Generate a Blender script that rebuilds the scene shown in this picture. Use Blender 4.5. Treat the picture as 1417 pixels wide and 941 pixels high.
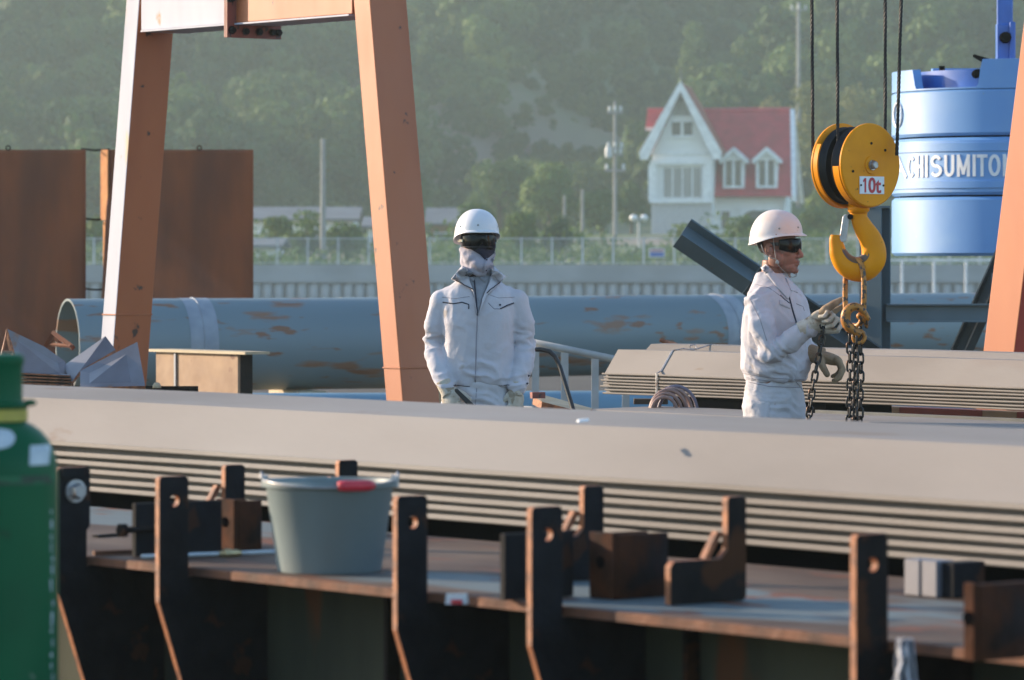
import bpy, bmesh, math, random
from mathutils import Vector, Matrix, noise
from mathutils.bvhtree import BVHTree
random.seed(7)
S = bpy.context.scene
for o in list(bpy.data.objects): bpy.data.objects.remove(o)
COL = S.collection
PI = math.pi
R = math.radians

# ------------------------------------------------------------------ camera, sky, sun
CZ = 1.55          # eye height
F = 5700.0         # focal length in photo pixels (photo 1417 wide)
HY = 360.0         # row of the horizon
cam = bpy.data.objects.new('camera', bpy.data.cameras.new('camera'))
COL.objects.link(cam)
cam.location = (0, 0, CZ); cam.rotation_euler = (R(90), 0, 0)
cam.data.sensor_width = 36.0
cam.data.lens = F / 1417 * 36
cam.data.shift_y = -(470.5 - HY) / 1417
cam.data.clip_start = 0.5; cam.data.clip_end = 6000
cam.data.dof.use_dof = True
cam.data.dof.focus_distance = 19.4
cam.data.dof.aperture_fstop = 6.7
S.camera = cam

SUN_AZ = R(25)     # how far the sun stands behind the picture plane, to the left
SUN_EL = R(15)
sdir = Vector((-math.cos(SUN_AZ) * math.cos(SUN_EL), math.sin(SUN_AZ) * math.cos(SUN_EL), math.sin(SUN_EL)))
w = bpy.data.worlds.new('World'); S.world = w; w.use_nodes = True
nt = w.node_tree
sky = nt.nodes.new('ShaderNodeTexSky'); sky.sky_type = 'NISHITA'; sky.sun_disc = False
sky.sun_elevation = SUN_EL; sky.sun_rotation = math.atan2(sdir.x, sdir.y)
sky.dust_density = .6; sky.air_density = 1.0; sky.ozone_density = 2.5
bg = nt.nodes['Background']; bg.inputs[1].default_value = 0.15
nt.links.new(sky.outputs[0], bg.inputs[0])
sl = bpy.data.lights.new('sun', 'SUN'); sl.energy = 4.3; sl.angle = R(0.6); sl.color = (1.0, 0.78, 0.56)
so = bpy.data.objects.new('sun', sl); COL.objects.link(so)
so.rotation_euler = sdir.to_track_quat('Z', 'Y').to_euler(); so.location = (-30, 10, 30)
S.view_settings.view_transform = 'Standard'; S.view_settings.look = 'None'
S.view_settings.exposure = 1.2; S.view_settings.gamma = 1.0
S.render.engine = 'CYCLES'
S.cycles.volume_bounces = 2

# ------------------------------------------------------------------ helpers
def P(px, py, D):
    return Vector(((px - 708.5) / F * D, D, CZ - (py - HY) / F * D))
KK = 1.27
E1 = Vector((0.6187, -0.7857, 0)); E2 = Vector((0.7857, 0.6187, 0))
RY = math.atan2(E1.y, E1.x)
def Lp(px, D0, z=0.0):
    """point on the yard line (parallel to the stacks) that crosses x=0 at D0"""
    u = (px - 708.5) / F; D = D0 / (1 + KK * u)
    return Vector((u * D, D, z))
def ptY(px, py, z):
    """point at height z seen at px,py"""
    D = (CZ - z) * F / (py - HY)
    return Vector(((px - 708.5) / F * D, D, z))

class MB:
    def __init__(s): s.bm = bmesh.new(); s.mi = 0
    def face(s, vs):
        try:
            f = s.bm.faces.new(vs); f.material_index = s.mi; return f
        except ValueError: return None
    def box(s, a, b, M=None, bev=0.0):
        a, b = Vector(a), Vector(b)
        c = [Vector((x, y, z)) for x in (a.x, b.x) for y in (a.y, b.y) for z in (a.z, b.z)]
        if M: c = [M @ v for v in c]
        vs = [s.bm.verts.new(v) for v in c]
        fs = []
        for q in ((0,1,3,2),(4,6,7,5),(0,4,5,1),(2,3,7,6),(0,2,6,4),(1,5,7,3)):
            f = s.face([vs[i] for i in q]); fs.append(f)
        if bev:
            es = list({e for f in fs for e in f.edges})
            bmesh.ops.bevel(s.bm, geom=es, offset=bev, segments=1, affect='EDGES')
        return s
    def prism(s, pts, fn, d0, d1):
        """pts: 2-D outline; fn(a,b,d)->Vector; between d0 and d1"""
        A = [s.bm.verts.new(fn(p[0], p[1], d0)) for p in pts]
        B = [s.bm.verts.new(fn(p[0], p[1], d1)) for p in pts]
        n = len(pts)
        s.face(A); s.face(list(reversed(B)))
        for i in range(n): s.face([A[i], B[i], B[(i+1) % n], A[(i+1) % n]])
        s.bm.normal_update()
        if n > 4: bmesh.ops.triangulate(s.bm, faces=[f for f in s.bm.faces if len(f.verts) > 4])
        return s
    def loft(s, rings, cap=True, close=True):
        V = [[s.bm.verts.new(p) for p in r] for r in rings]
        n = len(V[0])
        for a, b in zip(V, V[1:]):
            for i in range(n if close else n-1):
                s.face([a[i], a[(i+1) % n], b[(i+1) % n], b[i]])
        if cap and close:
            s.face(list(reversed(V[0]))); s.face(V[-1])
        return s
    def tube(s, pts, r, n=8, closed=False, cap=True, flat=1.0, up=None):
        pts = [Vector(p) for p in pts]; m = len(pts)
        rr = r if isinstance(r, (list, tuple)) else [r]*m
        rings = []; prev = None
        for i, p in enumerate(pts):
            if closed: t = pts[(i+1) % m] - pts[(i-1) % m]
            elif i == 0: t = pts[1] - p
            elif i == m-1: t = p - pts[i-1]
            else: t = (pts[i+1]-p).normalized() + (p-pts[i-1]).normalized()
            if t.length < 1e-9: t = Vector((0,0,1))
            t.normalize()
            if prev is None:
                a = up if up is not None else (Vector((0,0,1)) if abs(t.z) < .9 else Vector((1,0,0)))
                x = t.cross(a).normalized()
            else:
                x = (prev - t*prev.dot(t)).normalized()
            prev = x; y = t.cross(x)
            rings.append([p + rr[i]*(math.cos(2*PI*k/n)*x + flat*math.sin(2*PI*k/n)*y) for k in range(n)])
        if closed: rings.append(rings[0])
        if closed:
            V = [[s.bm.verts.new(q) for q in rg] for rg in rings[:-1]]; V.append(V[0])
            for a, b in zip(V, V[1:]):
                for i in range(n): s.face([a[i], a[(i+1) % n], b[(i+1) % n], b[i]])
            return s
        return s.loft(rings, cap)
    def capsule(s, pts, rr, n=14, flat=None):
        """chain with rounded ends and balls at the joints (for remeshing)"""
        s.tube(pts, rr, n)
        for p, r in zip(pts, rr): s.ell(p, (r, r, r), n, 8)
        return s
    def ell(s, c, r, n=20, m=12, M=None):
        c = Vector(c)
        rings = []
        for j in range(1, m):
            th = PI*j/m
            rings.append([Vector((r[0]*math.sin(th)*math.cos(2*PI*k/n), r[1]*math.sin(th)*math.sin(2*PI*k/n), -r[2]*math.cos(th))) for k in range(n)])
        T = lambda v: (c + (M @ v if M else v))
        V = [[s.bm.verts.new(T(v)) for v in rg] for rg in rings]
        b = s.bm.verts.new(T(Vector((0,0,-r[2])))); t = s.bm.verts.new(T(Vector((0,0,r[2]))))
        for a, d in zip(V, V[1:]):
            for i in range(n): s.face([a[i], a[(i+1) % n], d[(i+1) % n], d[i]])
        for i in range(n):
            s.face([b, V[0][(i+1) % n], V[0][i]]); s.face([t, V[-1][i], V[-1][(i+1) % n]])
        return s
    def lathe(s, prof, n=32, c=(0,0,0), a0=0, a1=2*PI, M=None):
        c = Vector(c); full = abs(a1-a0-2*PI) < 1e-6
        rings = []
        for r, z in prof:
            rg = []
            for k in range(n if full else n+1):
                a = a0 + (a1-a0)*k/n
                v = Vector((r*math.cos(a), r*math.sin(a), z))
                rg.append(c + (M @ v if M else v))
            rings.append(rg)
        return s.loft(rings, cap=False, close=full)
    def grid(s, nu, nv, fn, flip=False):
        V = [[s.bm.verts.new(fn(i/nu, j/nv)) for j in range(nv+1)] for i in range(nu+1)]
        for i in range(nu):
            for j in range(nv):
                q = [V[i][j], V[i+1][j], V[i+1][j+1], V[i][j+1]]
                s.face(list(reversed(q)) if flip else q)
        return s
    def mesh(s, name, smooth=False, normals=True):
        if normals: bmesh.ops.recalc_face_normals(s.bm, faces=s.bm.faces)
        me = bpy.data.meshes.new(name); s.bm.to_mesh(me); s.bm.free()
        if smooth:
            for p in me.polygons: p.use_smooth = True
            if smooth is not True:
                me.set_sharp_from_angle(angle=R(smooth))
        return me
    def obj(s, name, mat=None, parent=None, loc=(0,0,0), rz=0, smooth=False, normals=True, kind=None):
        o = bpy.data.objects.new(name, s.mesh(name, smooth, normals))
        if mat:
            for m in (mat if isinstance(mat, (list, tuple)) else [mat]): o.data.materials.append(m)
        COL.objects.link(o); o.location = loc; o.rotation_euler = (0, 0, rz)
        if parent: o.parent = parent
        if kind: o['kind'] = kind
        return o

def empty(name, loc=(0,0,0), rz=0, label=None, cat=None, group=None):
    o = bpy.data.objects.new(name, None); COL.objects.link(o); o.empty_display_size = .1
    o.location = loc; o.rotation_euler = (0, 0, rz)
    if label: tag(o, label, cat, group)
    return o
def tag(o, label, cat, group=None):
    o['label'] = label; o['category'] = cat
    if group: o['group'] = group
    return o
def link(name, me, parent, loc=(0,0,0), rot=(0,0,0), sc=None):
    o = bpy.data.objects.new(name, me); COL.objects.link(o); o.parent = parent
    o.location = loc; o.rotation_euler = rot
    if sc: o.scale = sc
    return o
def copy_tree(o, parent=None):
    c = o.copy(); COL.objects.link(c)
    if parent: c.parent = parent
    for ch in list(o.children): copy_tree(ch, c)
    return c
def bevel(o, wd=.003, seg=2):
    m = o.modifiers.new('bevel', 'BEVEL'); m.width = wd; m.segments = seg; m.limit_method = 'ANGLE'; m.angle_limit = R(40)
    return o

# ------------------------------------------------------------------ materials
MATS = {}
def mat(name, c1, c2=None, rough=.6, metal=0, scale=5, stretch=(1,1,1), detail=6, spots=None, bump=0, bscale=None,
        c3=None, scale3=1.5, spec=.5, coat=0, lo=.35, hi=.65, trans=0, rvar=.12):
    """procedural paint / metal / cloth: two colours by noise, an optional third by broad noise, spots = (colour, scale, threshold)"""
    if name in MATS: return MATS[name]
    m = bpy.data.materials.new(name); m.use_nodes = True; t = m.node_tree; N = t.nodes; L = t.links
    b = N['Principled BSDF']; b.inputs['Roughness'].default_value = rough; b.inputs['Metallic'].default_value = metal
    b.inputs['Specular IOR Level'].default_value = spec; b.inputs['Coat Weight'].default_value = coat; b.inputs['Coat Roughness'].default_value = .03 if name != 'blue crane paint' else .35
    tc = N.new('ShaderNodeTexCoord'); mp = N.new('ShaderNodeMapping'); mp.inputs['Scale'].default_value = stretch
    L.new(tc.outputs['Object'], mp.inputs[0])
    def nz(sc, d=detail, src=mp.outputs[0]):
        n = N.new('ShaderNodeTexNoise'); n.inputs['Scale'].default_value = sc; n.inputs['Detail'].default_value = d
        L.new(src, n.inputs[0]); return n.outputs[0]
    def ramp(src, a, b_):
        r = N.new('ShaderNodeMapRange'); r.inputs[1].default_value = a; r.inputs[2].default_value = b_; L.new(src, r.inputs[0]); return r.outputs[0]
    def mix(f, a, b_):
        x = N.new('ShaderNodeMix'); x.data_type = 'RGBA'
        L.new(f, x.inputs[0])
        for k, v in ((6, a), (7, b_)):
            if isinstance(v, tuple): x.inputs[k].default_value = (*v, 1)
            else: L.new(v, x.inputs[k])
        return x.outputs[2]
    c2 = c2 or tuple(v*.8 for v in c1)
    n1 = nz(scale)
    col = mix(ramp(n1, lo, hi), c1, c2)
    if c3: col = mix(ramp(nz(scale3, 4), .45, .7), col, c3)
    rsrc = n1
    if spots:
        for sp in (spots if isinstance(spots, list) else [spots]):
            f = ramp(nz(sp[1], 8, mp.outputs[0] if len(sp) < 4 else tc.outputs['Object']), sp[2], sp[2]+.05)
            col = mix(f, col, sp[0])
    L.new(col, b.inputs['Base Color'])
    rr = N.new('ShaderNodeMapRange'); rr.inputs[3].default_value = max(.03, rough-rvar); rr.inputs[4].default_value = min(1, rough+rvar)
    L.new(nz(scale*2.3), rr.inputs[0]); L.new(rr.outputs[0], b.inputs['Roughness'])
    if bump:
        bn = N.new('ShaderNodeBump'); bn.inputs['Strength'].default_value = bump; bn.inputs['Distance'].default_value = .01 if not (bscale and 15 < bscale < 40) else .03
        L.new(nz(bscale or scale*4, 5), bn.inputs['Height']); L.new(bn.outputs[0], b.inputs['Normal'])
    if trans: b.inputs['Transmission Weight'].default_value = trans
    MATS[name] = m
    return m
def flat(name, c, rough=.5, metal=0):
    return mat(name, c, tuple(v*.85 for v in c), rough=rough, metal=metal, scale=12)

M_rust   = mat('rusty steel', (.27,.068,.018), (.14,.036,.013), rough=.85, scale=2.2, stretch=(1,1,.25), c3=(.09,.036,.02), scale3=.9, bump=.3)
M_rustb  = mat('brown rusted flat steel', (.075,.024,.009), (.018,.009,.006), spec=.12, rough=.85, scale=14, c3=(.025,.022,.024), scale3=5, bump=.3)
M_dark   = mat('dark mill scale steel', (.014,.0145,.017), (.008,.008,.010), rough=.75, metal=.0, spec=.12, scale=18, spots=((.045,.020,.012), 9, .60), bump=.25)
M_darkp  = mat('dark steel with rust', (.018,.014,.013), (.009,.008,.008), rough=.8, metal=.0, spec=.12, scale=12, spots=((.065,.026,.012), 6, .56), bump=.25)
M_cut    = mat('cut edge with sunlit tint', (.42,.15,.055), (.16,.055,.025), rough=.6, scale=30, bump=.3)  # edges coloured bright orange to stand in for sunlight on them
M_deck   = mat('worn girder flange with shade patches', (.135,.088,.058), (.065,.036,.024), spec=.2, rough=.7, scale=4, stretch=(.4,1,1), spots=[((.13,.16,.165), 1.3, .50), ((.17,.06,.03), 11, .60)], bump=.1)  # blue grey spots paint shaded patches over the brown worn steel
M_decke  = mat('rusty flange edge', (.16,.06,.028), (.06,.025,.015), rough=.8, scale=10, bump=.4)
M_web    = mat('grey green girder web', (.055,.06,.042), (.024,.026,.02), spec=.1, rough=.8, scale=3, stretch=(1,1,.3), spots=((.09,.04,.02), 4, .58), bump=.1)
M_pile   = mat('sheet pile steel', (.25,.225,.205), (.195,.173,.155), spec=.3, rough=.7, scale=2.2, stretch=(.35,1,1), c3=(.28,.262,.245), scale3=.8, spots=[((.20,.15,.12), 6, .645), ((.23,.20,.18), 1.5, .60)], bump=.08, bscale=60)
M_pile2  = mat('sheet pile steel edge', (.44,.38,.36), (.30,.25,.235), rough=.6, scale=6, stretch=(.2,1,1), bump=.1)
M_black  = mat('black for parts and shaded gaps', (.004,.004,.005), rough=.95, scale=6, spec=.0)  # near black so the beams read as the shade under the stack
M_green  = mat('green cylinder paint', (.002,.105,.040), (.002,.080,.032), rough=.4, spec=.15, scale=4, spots=[((.015,.03,.015), 5, .66), ((.35,.38,.36), 16, .70)], coat=.0, bump=.04)
M_yel    = mat('yellow band paint', (.50,.42,.06), (.38,.30,.05), rough=.45, scale=20)
M_label  = mat('worn white label', (.55,.60,.62), (.40,.46,.50), rough=.5, scale=25)
M_orange = mat('salmon orange crane paint', (.40,.112,.036), (.34,.088,.028), rough=.5, scale=3, stretch=(1,1,.3), c3=(.44,.14,.05), scale3=1, spots=((.06,.03,.022), 9, .665, 1), bump=.04)
M_white  = mat('chalky white crane paint', (.42,.44,.52), (.32,.35,.44), rough=.6, scale=3, stretch=(1,1,.2), spots=[((.45,.20,.12), 4, .64, 1), ((.50,.36,.22), 6, .66)], bump=.04)
M_hook   = mat('yellow orange hoist paint', (.86,.31,.0), (.74,.25,.0), rough=.45, spec=.2, scale=6, spots=((.06,.035,.02), 22, .665, 1), coat=.0, bump=.03)
M_hookw  = mat('worn hook steel', (.66,.27,.02), (.52,.19,.015), rough=.5, scale=14, spots=((.05,.035,.03), 26, .50), bump=.25)
M_sling  = mat('scuffed orange sling fitting', (.50,.20,.025), (.34,.13,.02), rough=.45, metal=.1, scale=25, spots=((.05,.035,.03), 45, .53), bump=.2)
M_chain  = mat('oiled chain steel', (.05,.048,.05), (.03,.028,.03), rough=.35, metal=.85, scale=60, spots=((.11,.06,.04), 40, .58))
M_rope   = mat('greased wire rope', (.018,.018,.02), rough=.6, metal=.3, scale=60)
M_sheave = mat('black sheave', (.012,.012,.014), (.02,.018,.018), rough=.45, metal=.3, scale=30)
M_steel  = mat('bright worn steel', (.45,.45,.46), (.32,.31,.31), rough=.4, metal=.7, scale=30, spots=((.2,.1,.06), 30, .62))
M_blue   = mat('blue crane paint', (.135,.33,.66), (.11,.28,.60), rough=.5, scale=1.2, c3=(.20,.38,.64), scale3=1.6, spots=((.30,.34,.36), 16, .715, 1), coat=.35, bump=.02, rvar=.08)
M_blued  = mat('deep blue link paint', (.02,.13,.48), (.015,.10,.38), rough=.4, scale=5, coat=.2)
M_letter = mat('white lettering', (.82,.83,.84), (.72,.73,.75), rough=.4, scale=20)
M_red    = mat('red lettering', (.55,.02,.04), rough=.4, scale=20)
M_pipe   = mat('blue grey pipe coating', (.17,.225,.24), (.13,.18,.20), rough=.5, scale=1.2, stretch=(.22,1,1), c3=(.20,.25,.265), scale3=.5, spots=[((.25,.13,.075), 4.2, .585), ((.22,.10,.05), 12, .61)], bump=.05, rvar=.08)
M_band   = mat('bare weld band', (.30,.33,.37), (.24,.27,.31), rough=.5, scale=8)
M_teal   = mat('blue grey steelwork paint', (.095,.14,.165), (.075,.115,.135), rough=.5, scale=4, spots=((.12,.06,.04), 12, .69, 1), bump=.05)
M_teald  = mat('blue grey steelwork shaded copy', (.05,.065,.072), (.035,.045,.05), rough=.6, scale=4)  # darker copy of the trestle paint, shade put into the colour
M_mill   = mat('bluish mill steel', (.20,.205,.235), (.11,.105,.12), rough=.5, metal=.3, scale=2.5, stretch=(1,.25,1), spots=((.20,.11,.07), 6, .60), bump=.1)
M_box    = mat('brownish rusted box plate', (.36,.235,.14), (.25,.15,.09), rough=.7, scale=5, spots=((.16,.07,.04), 6, .62), bump=.15)
M_rail   = mat('grey painted handrail', (.42,.43,.42), (.34,.35,.34), rough=.5, scale=9)
M_tool   = mat('black bar paint', (.02,.02,.022), rough=.4, scale=20)
M_bucket = mat('grey blue plastic', (.20,.25,.255), (.15,.195,.20), rough=.55, scale=5, stretch=(1,1,.4), c3=(.15,.17,.16), scale3=3, bump=.12)
M_grip   = mat('red plastic grip', (.62,.03,.05), rough=.4, scale=20)
M_wood   = mat('sawn timber', (.50,.42,.28), (.38,.30,.19), rough=.7, scale=6, stretch=(.2,2,2), bump=.2)
M_jacket = mat('pale lavender grey work cloth', (.56,.555,.605), (.50,.49,.535), rough=.9, scale=5, c3=(.48,.455,.475), scale3=4, spots=((.42,.38,.36), 9, .69), bump=.25, bscale=45, spec=.2)
M_trous  = mat('light grey trouser cloth', (.56,.55,.58), (.48,.465,.485), rough=.9, scale=6, spots=((.46,.42,.40), 8, .68), bump=.25, bscale=45, spec=.2)
M_pipingc= mat('navy piping', (.025,.028,.05), rough=.8, scale=40)
M_seam   = mat('shadow grey seam thread', (.30,.29,.33), rough=.9, scale=40)  # seams drawn in a darker grey than the cloth
M_shirt  = mat('grey polo cloth', (.26,.27,.30), (.20,.21,.24), rough=.9, scale=30, bump=.2)
M_skin   = mat('tanned skin', (.31,.145,.10), (.25,.11,.075), rough=.5, scale=14, spots=((.40,.20,.14), 5, .62), bump=.08, bscale=300)
M_lips   = mat('lips', (.27,.10,.075), rough=.45, scale=30)
M_hair   = mat('black hair', (.012,.010,.010), rough=.6, scale=90, stretch=(1,1,.1), bump=.6)
M_helmet = mat('scuffed white helmet', (.72,.72,.74), (.64,.63,.65), rough=.38, scale=6, spots=[((.30,.26,.25), 38, .70), ((.45,.40,.38), 90, .72)], coat=.2, bump=.03, rvar=.1)
M_helmet2= mat('dusty white helmet', (.64,.65,.67), (.62,.59,.59), rough=.5, scale=5, c3=(.66,.56,.51), scale3=9, spots=((.42,.24,.16), 60, .70), bump=.04)
M_lens   = mat('dark goggle lens', (.006,.006,.007), rough=.12, spec=.18, scale=3, rvar=.03)
M_gold   = mat('pale temple arm', (.50,.46,.36), rough=.3, metal=.5, scale=30)
M_mask   = mat('dark navy inner mask', (.022,.022,.045), rough=.85, scale=30)
M_scarf  = mat('grey cotton face cover', (.42,.40,.45), (.33,.31,.36), rough=.95, scale=12, bump=.4, bscale=90)
M_glove  = mat('white cotton glove', (.60,.56,.48), (.46,.40,.31), rough=.95, scale=22, spots=((.30,.24,.17), 16, .58), bump=.5, bscale=220)
M_glovep = mat('stained glove palm', (.34,.25,.16), (.22,.15,.09), rough=.9, scale=25, bump=.4, bscale=180)
M_strap  = mat('chin strap webbing', (.34,.34,.32), rough=.8, scale=60)
M_boot   = mat('black boot', (.015,.015,.016), rough=.5, scale=20)
M_conc   = mat('concrete', (.38,.39,.39), (.31,.32,.32), rough=.9, scale=.6, bump=.2)
M_concd  = mat('weathered concrete block', (.42,.43,.43), (.33,.34,.345), rough=.9, scale=1.6, bump=.3)
M_ground = mat('dusty yard ground', (.055,.05,.045), (.04,.036,.032), rough=.95, scale=.5, bump=.3)
M_grass  = mat('grassy bank', (.085,.12,.04), (.06,.09,.035), rough=.95, scale=.4, bump=.4)
M_galv   = mat('galvanised fence', (.50,.53,.54), rough=.5, metal=.3, scale=4)
M_pole   = mat('concrete pole', (.30,.30,.29), rough=.8, scale=3)
M_insul  = mat('pale insulator', (.60,.62,.62), rough=.4, scale=6)
M_wallw  = mat('cream render', (.86,.85,.83), (.82,.81,.79), rough=.85, scale=1.2)
M_stone  = mat('white stone cladding', (.62,.62,.63), (.42,.42,.45), rough=.85, scale=3, stretch=(.6,1,3), bump=.5)
M_trim   = mat('white trim', (.90,.90,.90), rough=.6, scale=3)
M_roof   = mat('red tiles', (.55,.05,.075), (.42,.04,.06), rough=.6, scale=1.2, bump=.2)
M_roofo  = mat('faded orange tiles', (.40,.13,.08), (.30,.09,.06), rough=.7, scale=2)
M_glass  = mat('window glass', (.06,.075,.085), rough=.12, scale=2, spec=.7)
M_curt   = mat('pale curtain', (.42,.40,.37), (.30,.29,.27), rough=.9, scale=5, stretch=(3,1,.1))
M_rooff  = mat('grey sheet roof', (.15,.155,.165), (.11,.11,.12), rough=.6, scale=.8)
M_bark   = mat('bark', (.07,.055,.04), rough=.9, scale=4)
M_soil   = mat('hill soil', (.13,.105,.085), (.09,.085,.06), rough=.95, scale=.12, bump=.3)
M_cable  = mat('hose rubber', (.30,.19,.155), (.22,.13,.11), rough=.5, scale=20)
M_cableg = mat('purple grey hose', (.17,.15,.20), rough=.5, scale=20)

def leaf_mat(name, a, b, c):
    m = bpy.data.materials.new(name); m.use_nodes = True; t = m.node_tree; N = t.nodes; L = t.links
    bs = N['Principled BSDF']; bs.inputs['Roughness'].default_value = .7; bs.inputs['Specular IOR Level'].default_value = .2
    g = N.new('ShaderNodeNewGeometry'); oi = N.new('ShaderNodeObjectInfo')
    n = N.new('ShaderNodeTexNoise'); n.inputs['Scale'].default_value = .13; L.new(g.outputs['Position'], n.inputs[0])
    mx = N.new('ShaderNodeMix'); mx.data_type = 'RGBA'; mx.inputs[6].default_value = (*a,1); mx.inputs[7].default_value = (*b,1)
    r = N.new('ShaderNodeMapRange'); r.inputs[1].default_value = .35; r.inputs[2].default_value = .65; L.new(n.outputs[0], r.inputs[0])
    L.new(r.outputs[0], mx.inputs[0])
    m2 = N.new('ShaderNodeMix'); m2.data_type = 'RGBA'; L.new(mx.outputs[2], m2.inputs[6]); m2.inputs[7].default_value = (*c,1)
    rr = N.new('ShaderNodeMath'); rr.operation = 'MULTIPLY'; rr.inputs[1].default_value = .95
    L.new(oi.outputs['Random'], rr.inputs[0]); L.new(rr.outputs[0], m2.inputs[0])
    L.new(m2.outputs[2], bs.inputs['Base Color'])
    tr = N.new('ShaderNodeBsdfTranslucent'); L.new(m2.outputs[2], tr.inputs[0])
    ms = N.new('ShaderNodeMixShader'); ms.inputs[0].default_value = .3
    L.new(bs.outputs[0], ms.inputs[1]); L.new(tr.outputs[0], ms.inputs[2]); L.new(ms.outputs[0], N['Material Output'].inputs[0])
    return m
M_leaf  = leaf_mat('forest leaves', (.065,.12,.034), (.14,.205,.06), (.035,.08,.032))
M_leafl = leaf_mat('light green leaves', (.085,.14,.03), (.12,.18,.04), (.07,.13,.04))
M_leafy = leaf_mat('pale flowering leaves', (.20,.20,.07), (.28,.25,.12), (.12,.15,.05))

# ------------------------------------------------------------------ ground, hill, forest, far shore
def hill(x, y):
    f = max(0., y - 285.)
    base = .17*f + .00035*f*f if f < 300 else .17*300 + .00035*90000 + .25*(f-300)*math.exp(-(f-300)/900.)
    und = 5.0*noise.noise(Vector((x*.018, y*.018, 3.1))) + 2.5*noise.noise(Vector((x*.05, y*.05, 7.7)))
    gully = -6*math.exp(-((x - (-6 + .32*(y-300)))/9.0)**2)
    return (base + (und+gully)*min(1, f/40.))*1.0 + 1.8*min(1, max(0, (y-172)/70.))
g = MB()
ys = [-200, 0, 40, 80, 120, 151.6]
g.grid(20, len(ys)-1, lambda u, v: Vector((-3000+6000*u, ys[round(v*(len(ys)-1))], 0)), flip=False)
g.obj('ground', M_ground, kind='structure')
xs = sorted(set([-3000,-1800,-1000,-600,-350] + list(range(-220, 221, 5)) + [350,600,1000,1800,3000]))
yy = [152.2,153,160,172,185,200,215,230,245,260,270] + list(range(280, 620, 6)) + [660,720,800,900,1100,1400,1900,2600]
g = MB()
g.grid(len(xs)-1, len(yy)-1, lambda u, v: Vector((xs[round(u*(len(xs)-1))], yy[round(v*(len(yy)-1))], hill(xs[round(u*(len(xs)-1))], yy[round(v*(len(yy)-1))]) - (.5 if yy[round(v*(len(yy)-1))]<171 else 0) + 1.3)))
m_hill = mat('hill ground', (.075,.145,.04), (.11,.16,.06), rough=.95, scale=.12, c3=(.22,.17,.15), scale3=.035, bump=.4)
hl = g.obj('hill', m_hill, kind='structure', smooth=True)
HZ = lambda x, y: hill(x, y) + 1.3

def crown_mesh(name, nblob, leaves, rad, hgt, leaf, seed, cone=False):
    rnd = random.Random(seed); mb = MB(); bm = mb.bm
    blobs = []
    for i in range(nblob):
        a = rnd.uniform(0, 2*PI); q = rnd.random()**.6
        zz = rnd.uniform(.15, 1)
        wd = (1 - abs(zz-.45)*1.1)
        blobs.append((Vector((math.cos(a)*rad*q*.75*wd, math.sin(a)*rad*q*.75*wd, hgt*zz)), rad*rnd.uniform(.26, .46)))
    for k in range(leaves):
        c, r = blobs[rnd.randrange(nblob)]
        d = Vector((rnd.gauss(0,1), rnd.gauss(0,1), rnd.gauss(0,.9)))
        d.normalize()
        if d.z < -.5 and rnd.random() < .7: d.z = -d.z
        p = c + d*r*(rnd.uniform(.72, 1.08) + .18*noise.noise(c+d*2))
        n = (d + Vector((rnd.gauss(0,.5), rnd.gauss(0,.5), rnd.gauss(0,.5)))).normalized()
        t = n.orthogonal().normalized(); t.rotate(Matrix.Rotation(rnd.uniform(0, 6.28), 3, n)); b = n.cross(t)
        s = leaf*rnd.uniform(.6, 1.5)
        vs = [bm.verts.new(p + t*s*x + b*s*y) for x, y in ((-.5,-.1),(0,-.45),(.5,.05),(.1,.5))]
        bm.faces.new(vs)
    return mb.mesh(name, normals=False)
def trunk_mb(h, r, rad, seed):
    rnd = random.Random(seed); t = MB()
    t.tube([(0,0,-.6),(.05,.0,h*.35),(-.04,.05,h*.7),(0,0,h)], [r*1.25, r, r*.7, r*.25], 7)
    for k in range(6):
        a = rnd.uniform(0, 6.28); z0 = h*rnd.uniform(.35, .7); q = rad*rnd.uniform(.5,.8)
        t.tube([(0,0,z0),(math.cos(a)*q*.5, math.sin(a)*q*.5, z0+h*.12),(math.cos(a)*q, math.sin(a)*q, z0+h*.25)], [r*.4, r*.25, r*.08], 5)
    return t

protos = []
for i in range(5):
    me = crown_mesh('forest_crown', 13, 1500, 3.3, 5.6, .42, 40+i)
    me.materials.append(M_leaf)
    o = bpy.data.objects.new('forest_crown', me); protos.append(o)
pc = bpy.data.collections.new('forest_sources')
for o in protos: pc.objects.link(o)
pts, scs, rots = [], [], []
rnd = random.Random(5)
y = 284.0
while y < 560:
    x = -95 - .25*(y-284)
    xe = -x
    step = 2.9 + (y-284)*.008
    while x < xe:
        X = x + rnd.uniform(-1.6, 1.6); Y = y + rnd.uniform(-1.6, 1.6)
        d = abs(X - (-6 + .32*(Y-300)))
        bare = noise.noise(Vector((X*.035, Y*.05, 1.3)))
        keep = True
        small = False
        if d < 6.0 + 4*noise.noise(Vector((X*.1, Y*.1, 0))) and Y < 400:
            keep = rnd.random() < .55; small = True
        if bare > .42 and rnd.random() < .6: keep = False
        if (Y < 292 and 5 < X < 22) or (Y < 304 and 14 < X < 30): keep = False
        if keep:
            pts.append((X, Y, HZ(X, Y) - .8)); scs.append(rnd.uniform(.4, 1.3)*(1+.45*noise.noise(Vector((X*.06, Y*.06, 9))))*(.26 if small else (.6 if (d < 11 and Y < 400) else 1))); rots.append(rnd.uniform(0, 6.28))
        x += step
    y += step*.9
for k in range(2600):
    Y = rnd.uniform(292, 410); X = -6 + .32*(Y-300) + rnd.gauss(0, 5.5)
    if noise.noise(Vector((X*.16, Y*.12, 5))) < -.22: continue
    pts.append((X, Y, HZ(X, Y) - .25)); scs.append(rnd.uniform(.10, .34)); rots.append(rnd.uniform(0, 6.28))
fm = bpy.data.meshes.new('forest'); fm.from_pydata(pts, [], [])
at = fm.attributes.new('sc', 'FLOAT', 'POINT'); at.data.foreach_set('value', scs)
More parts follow.
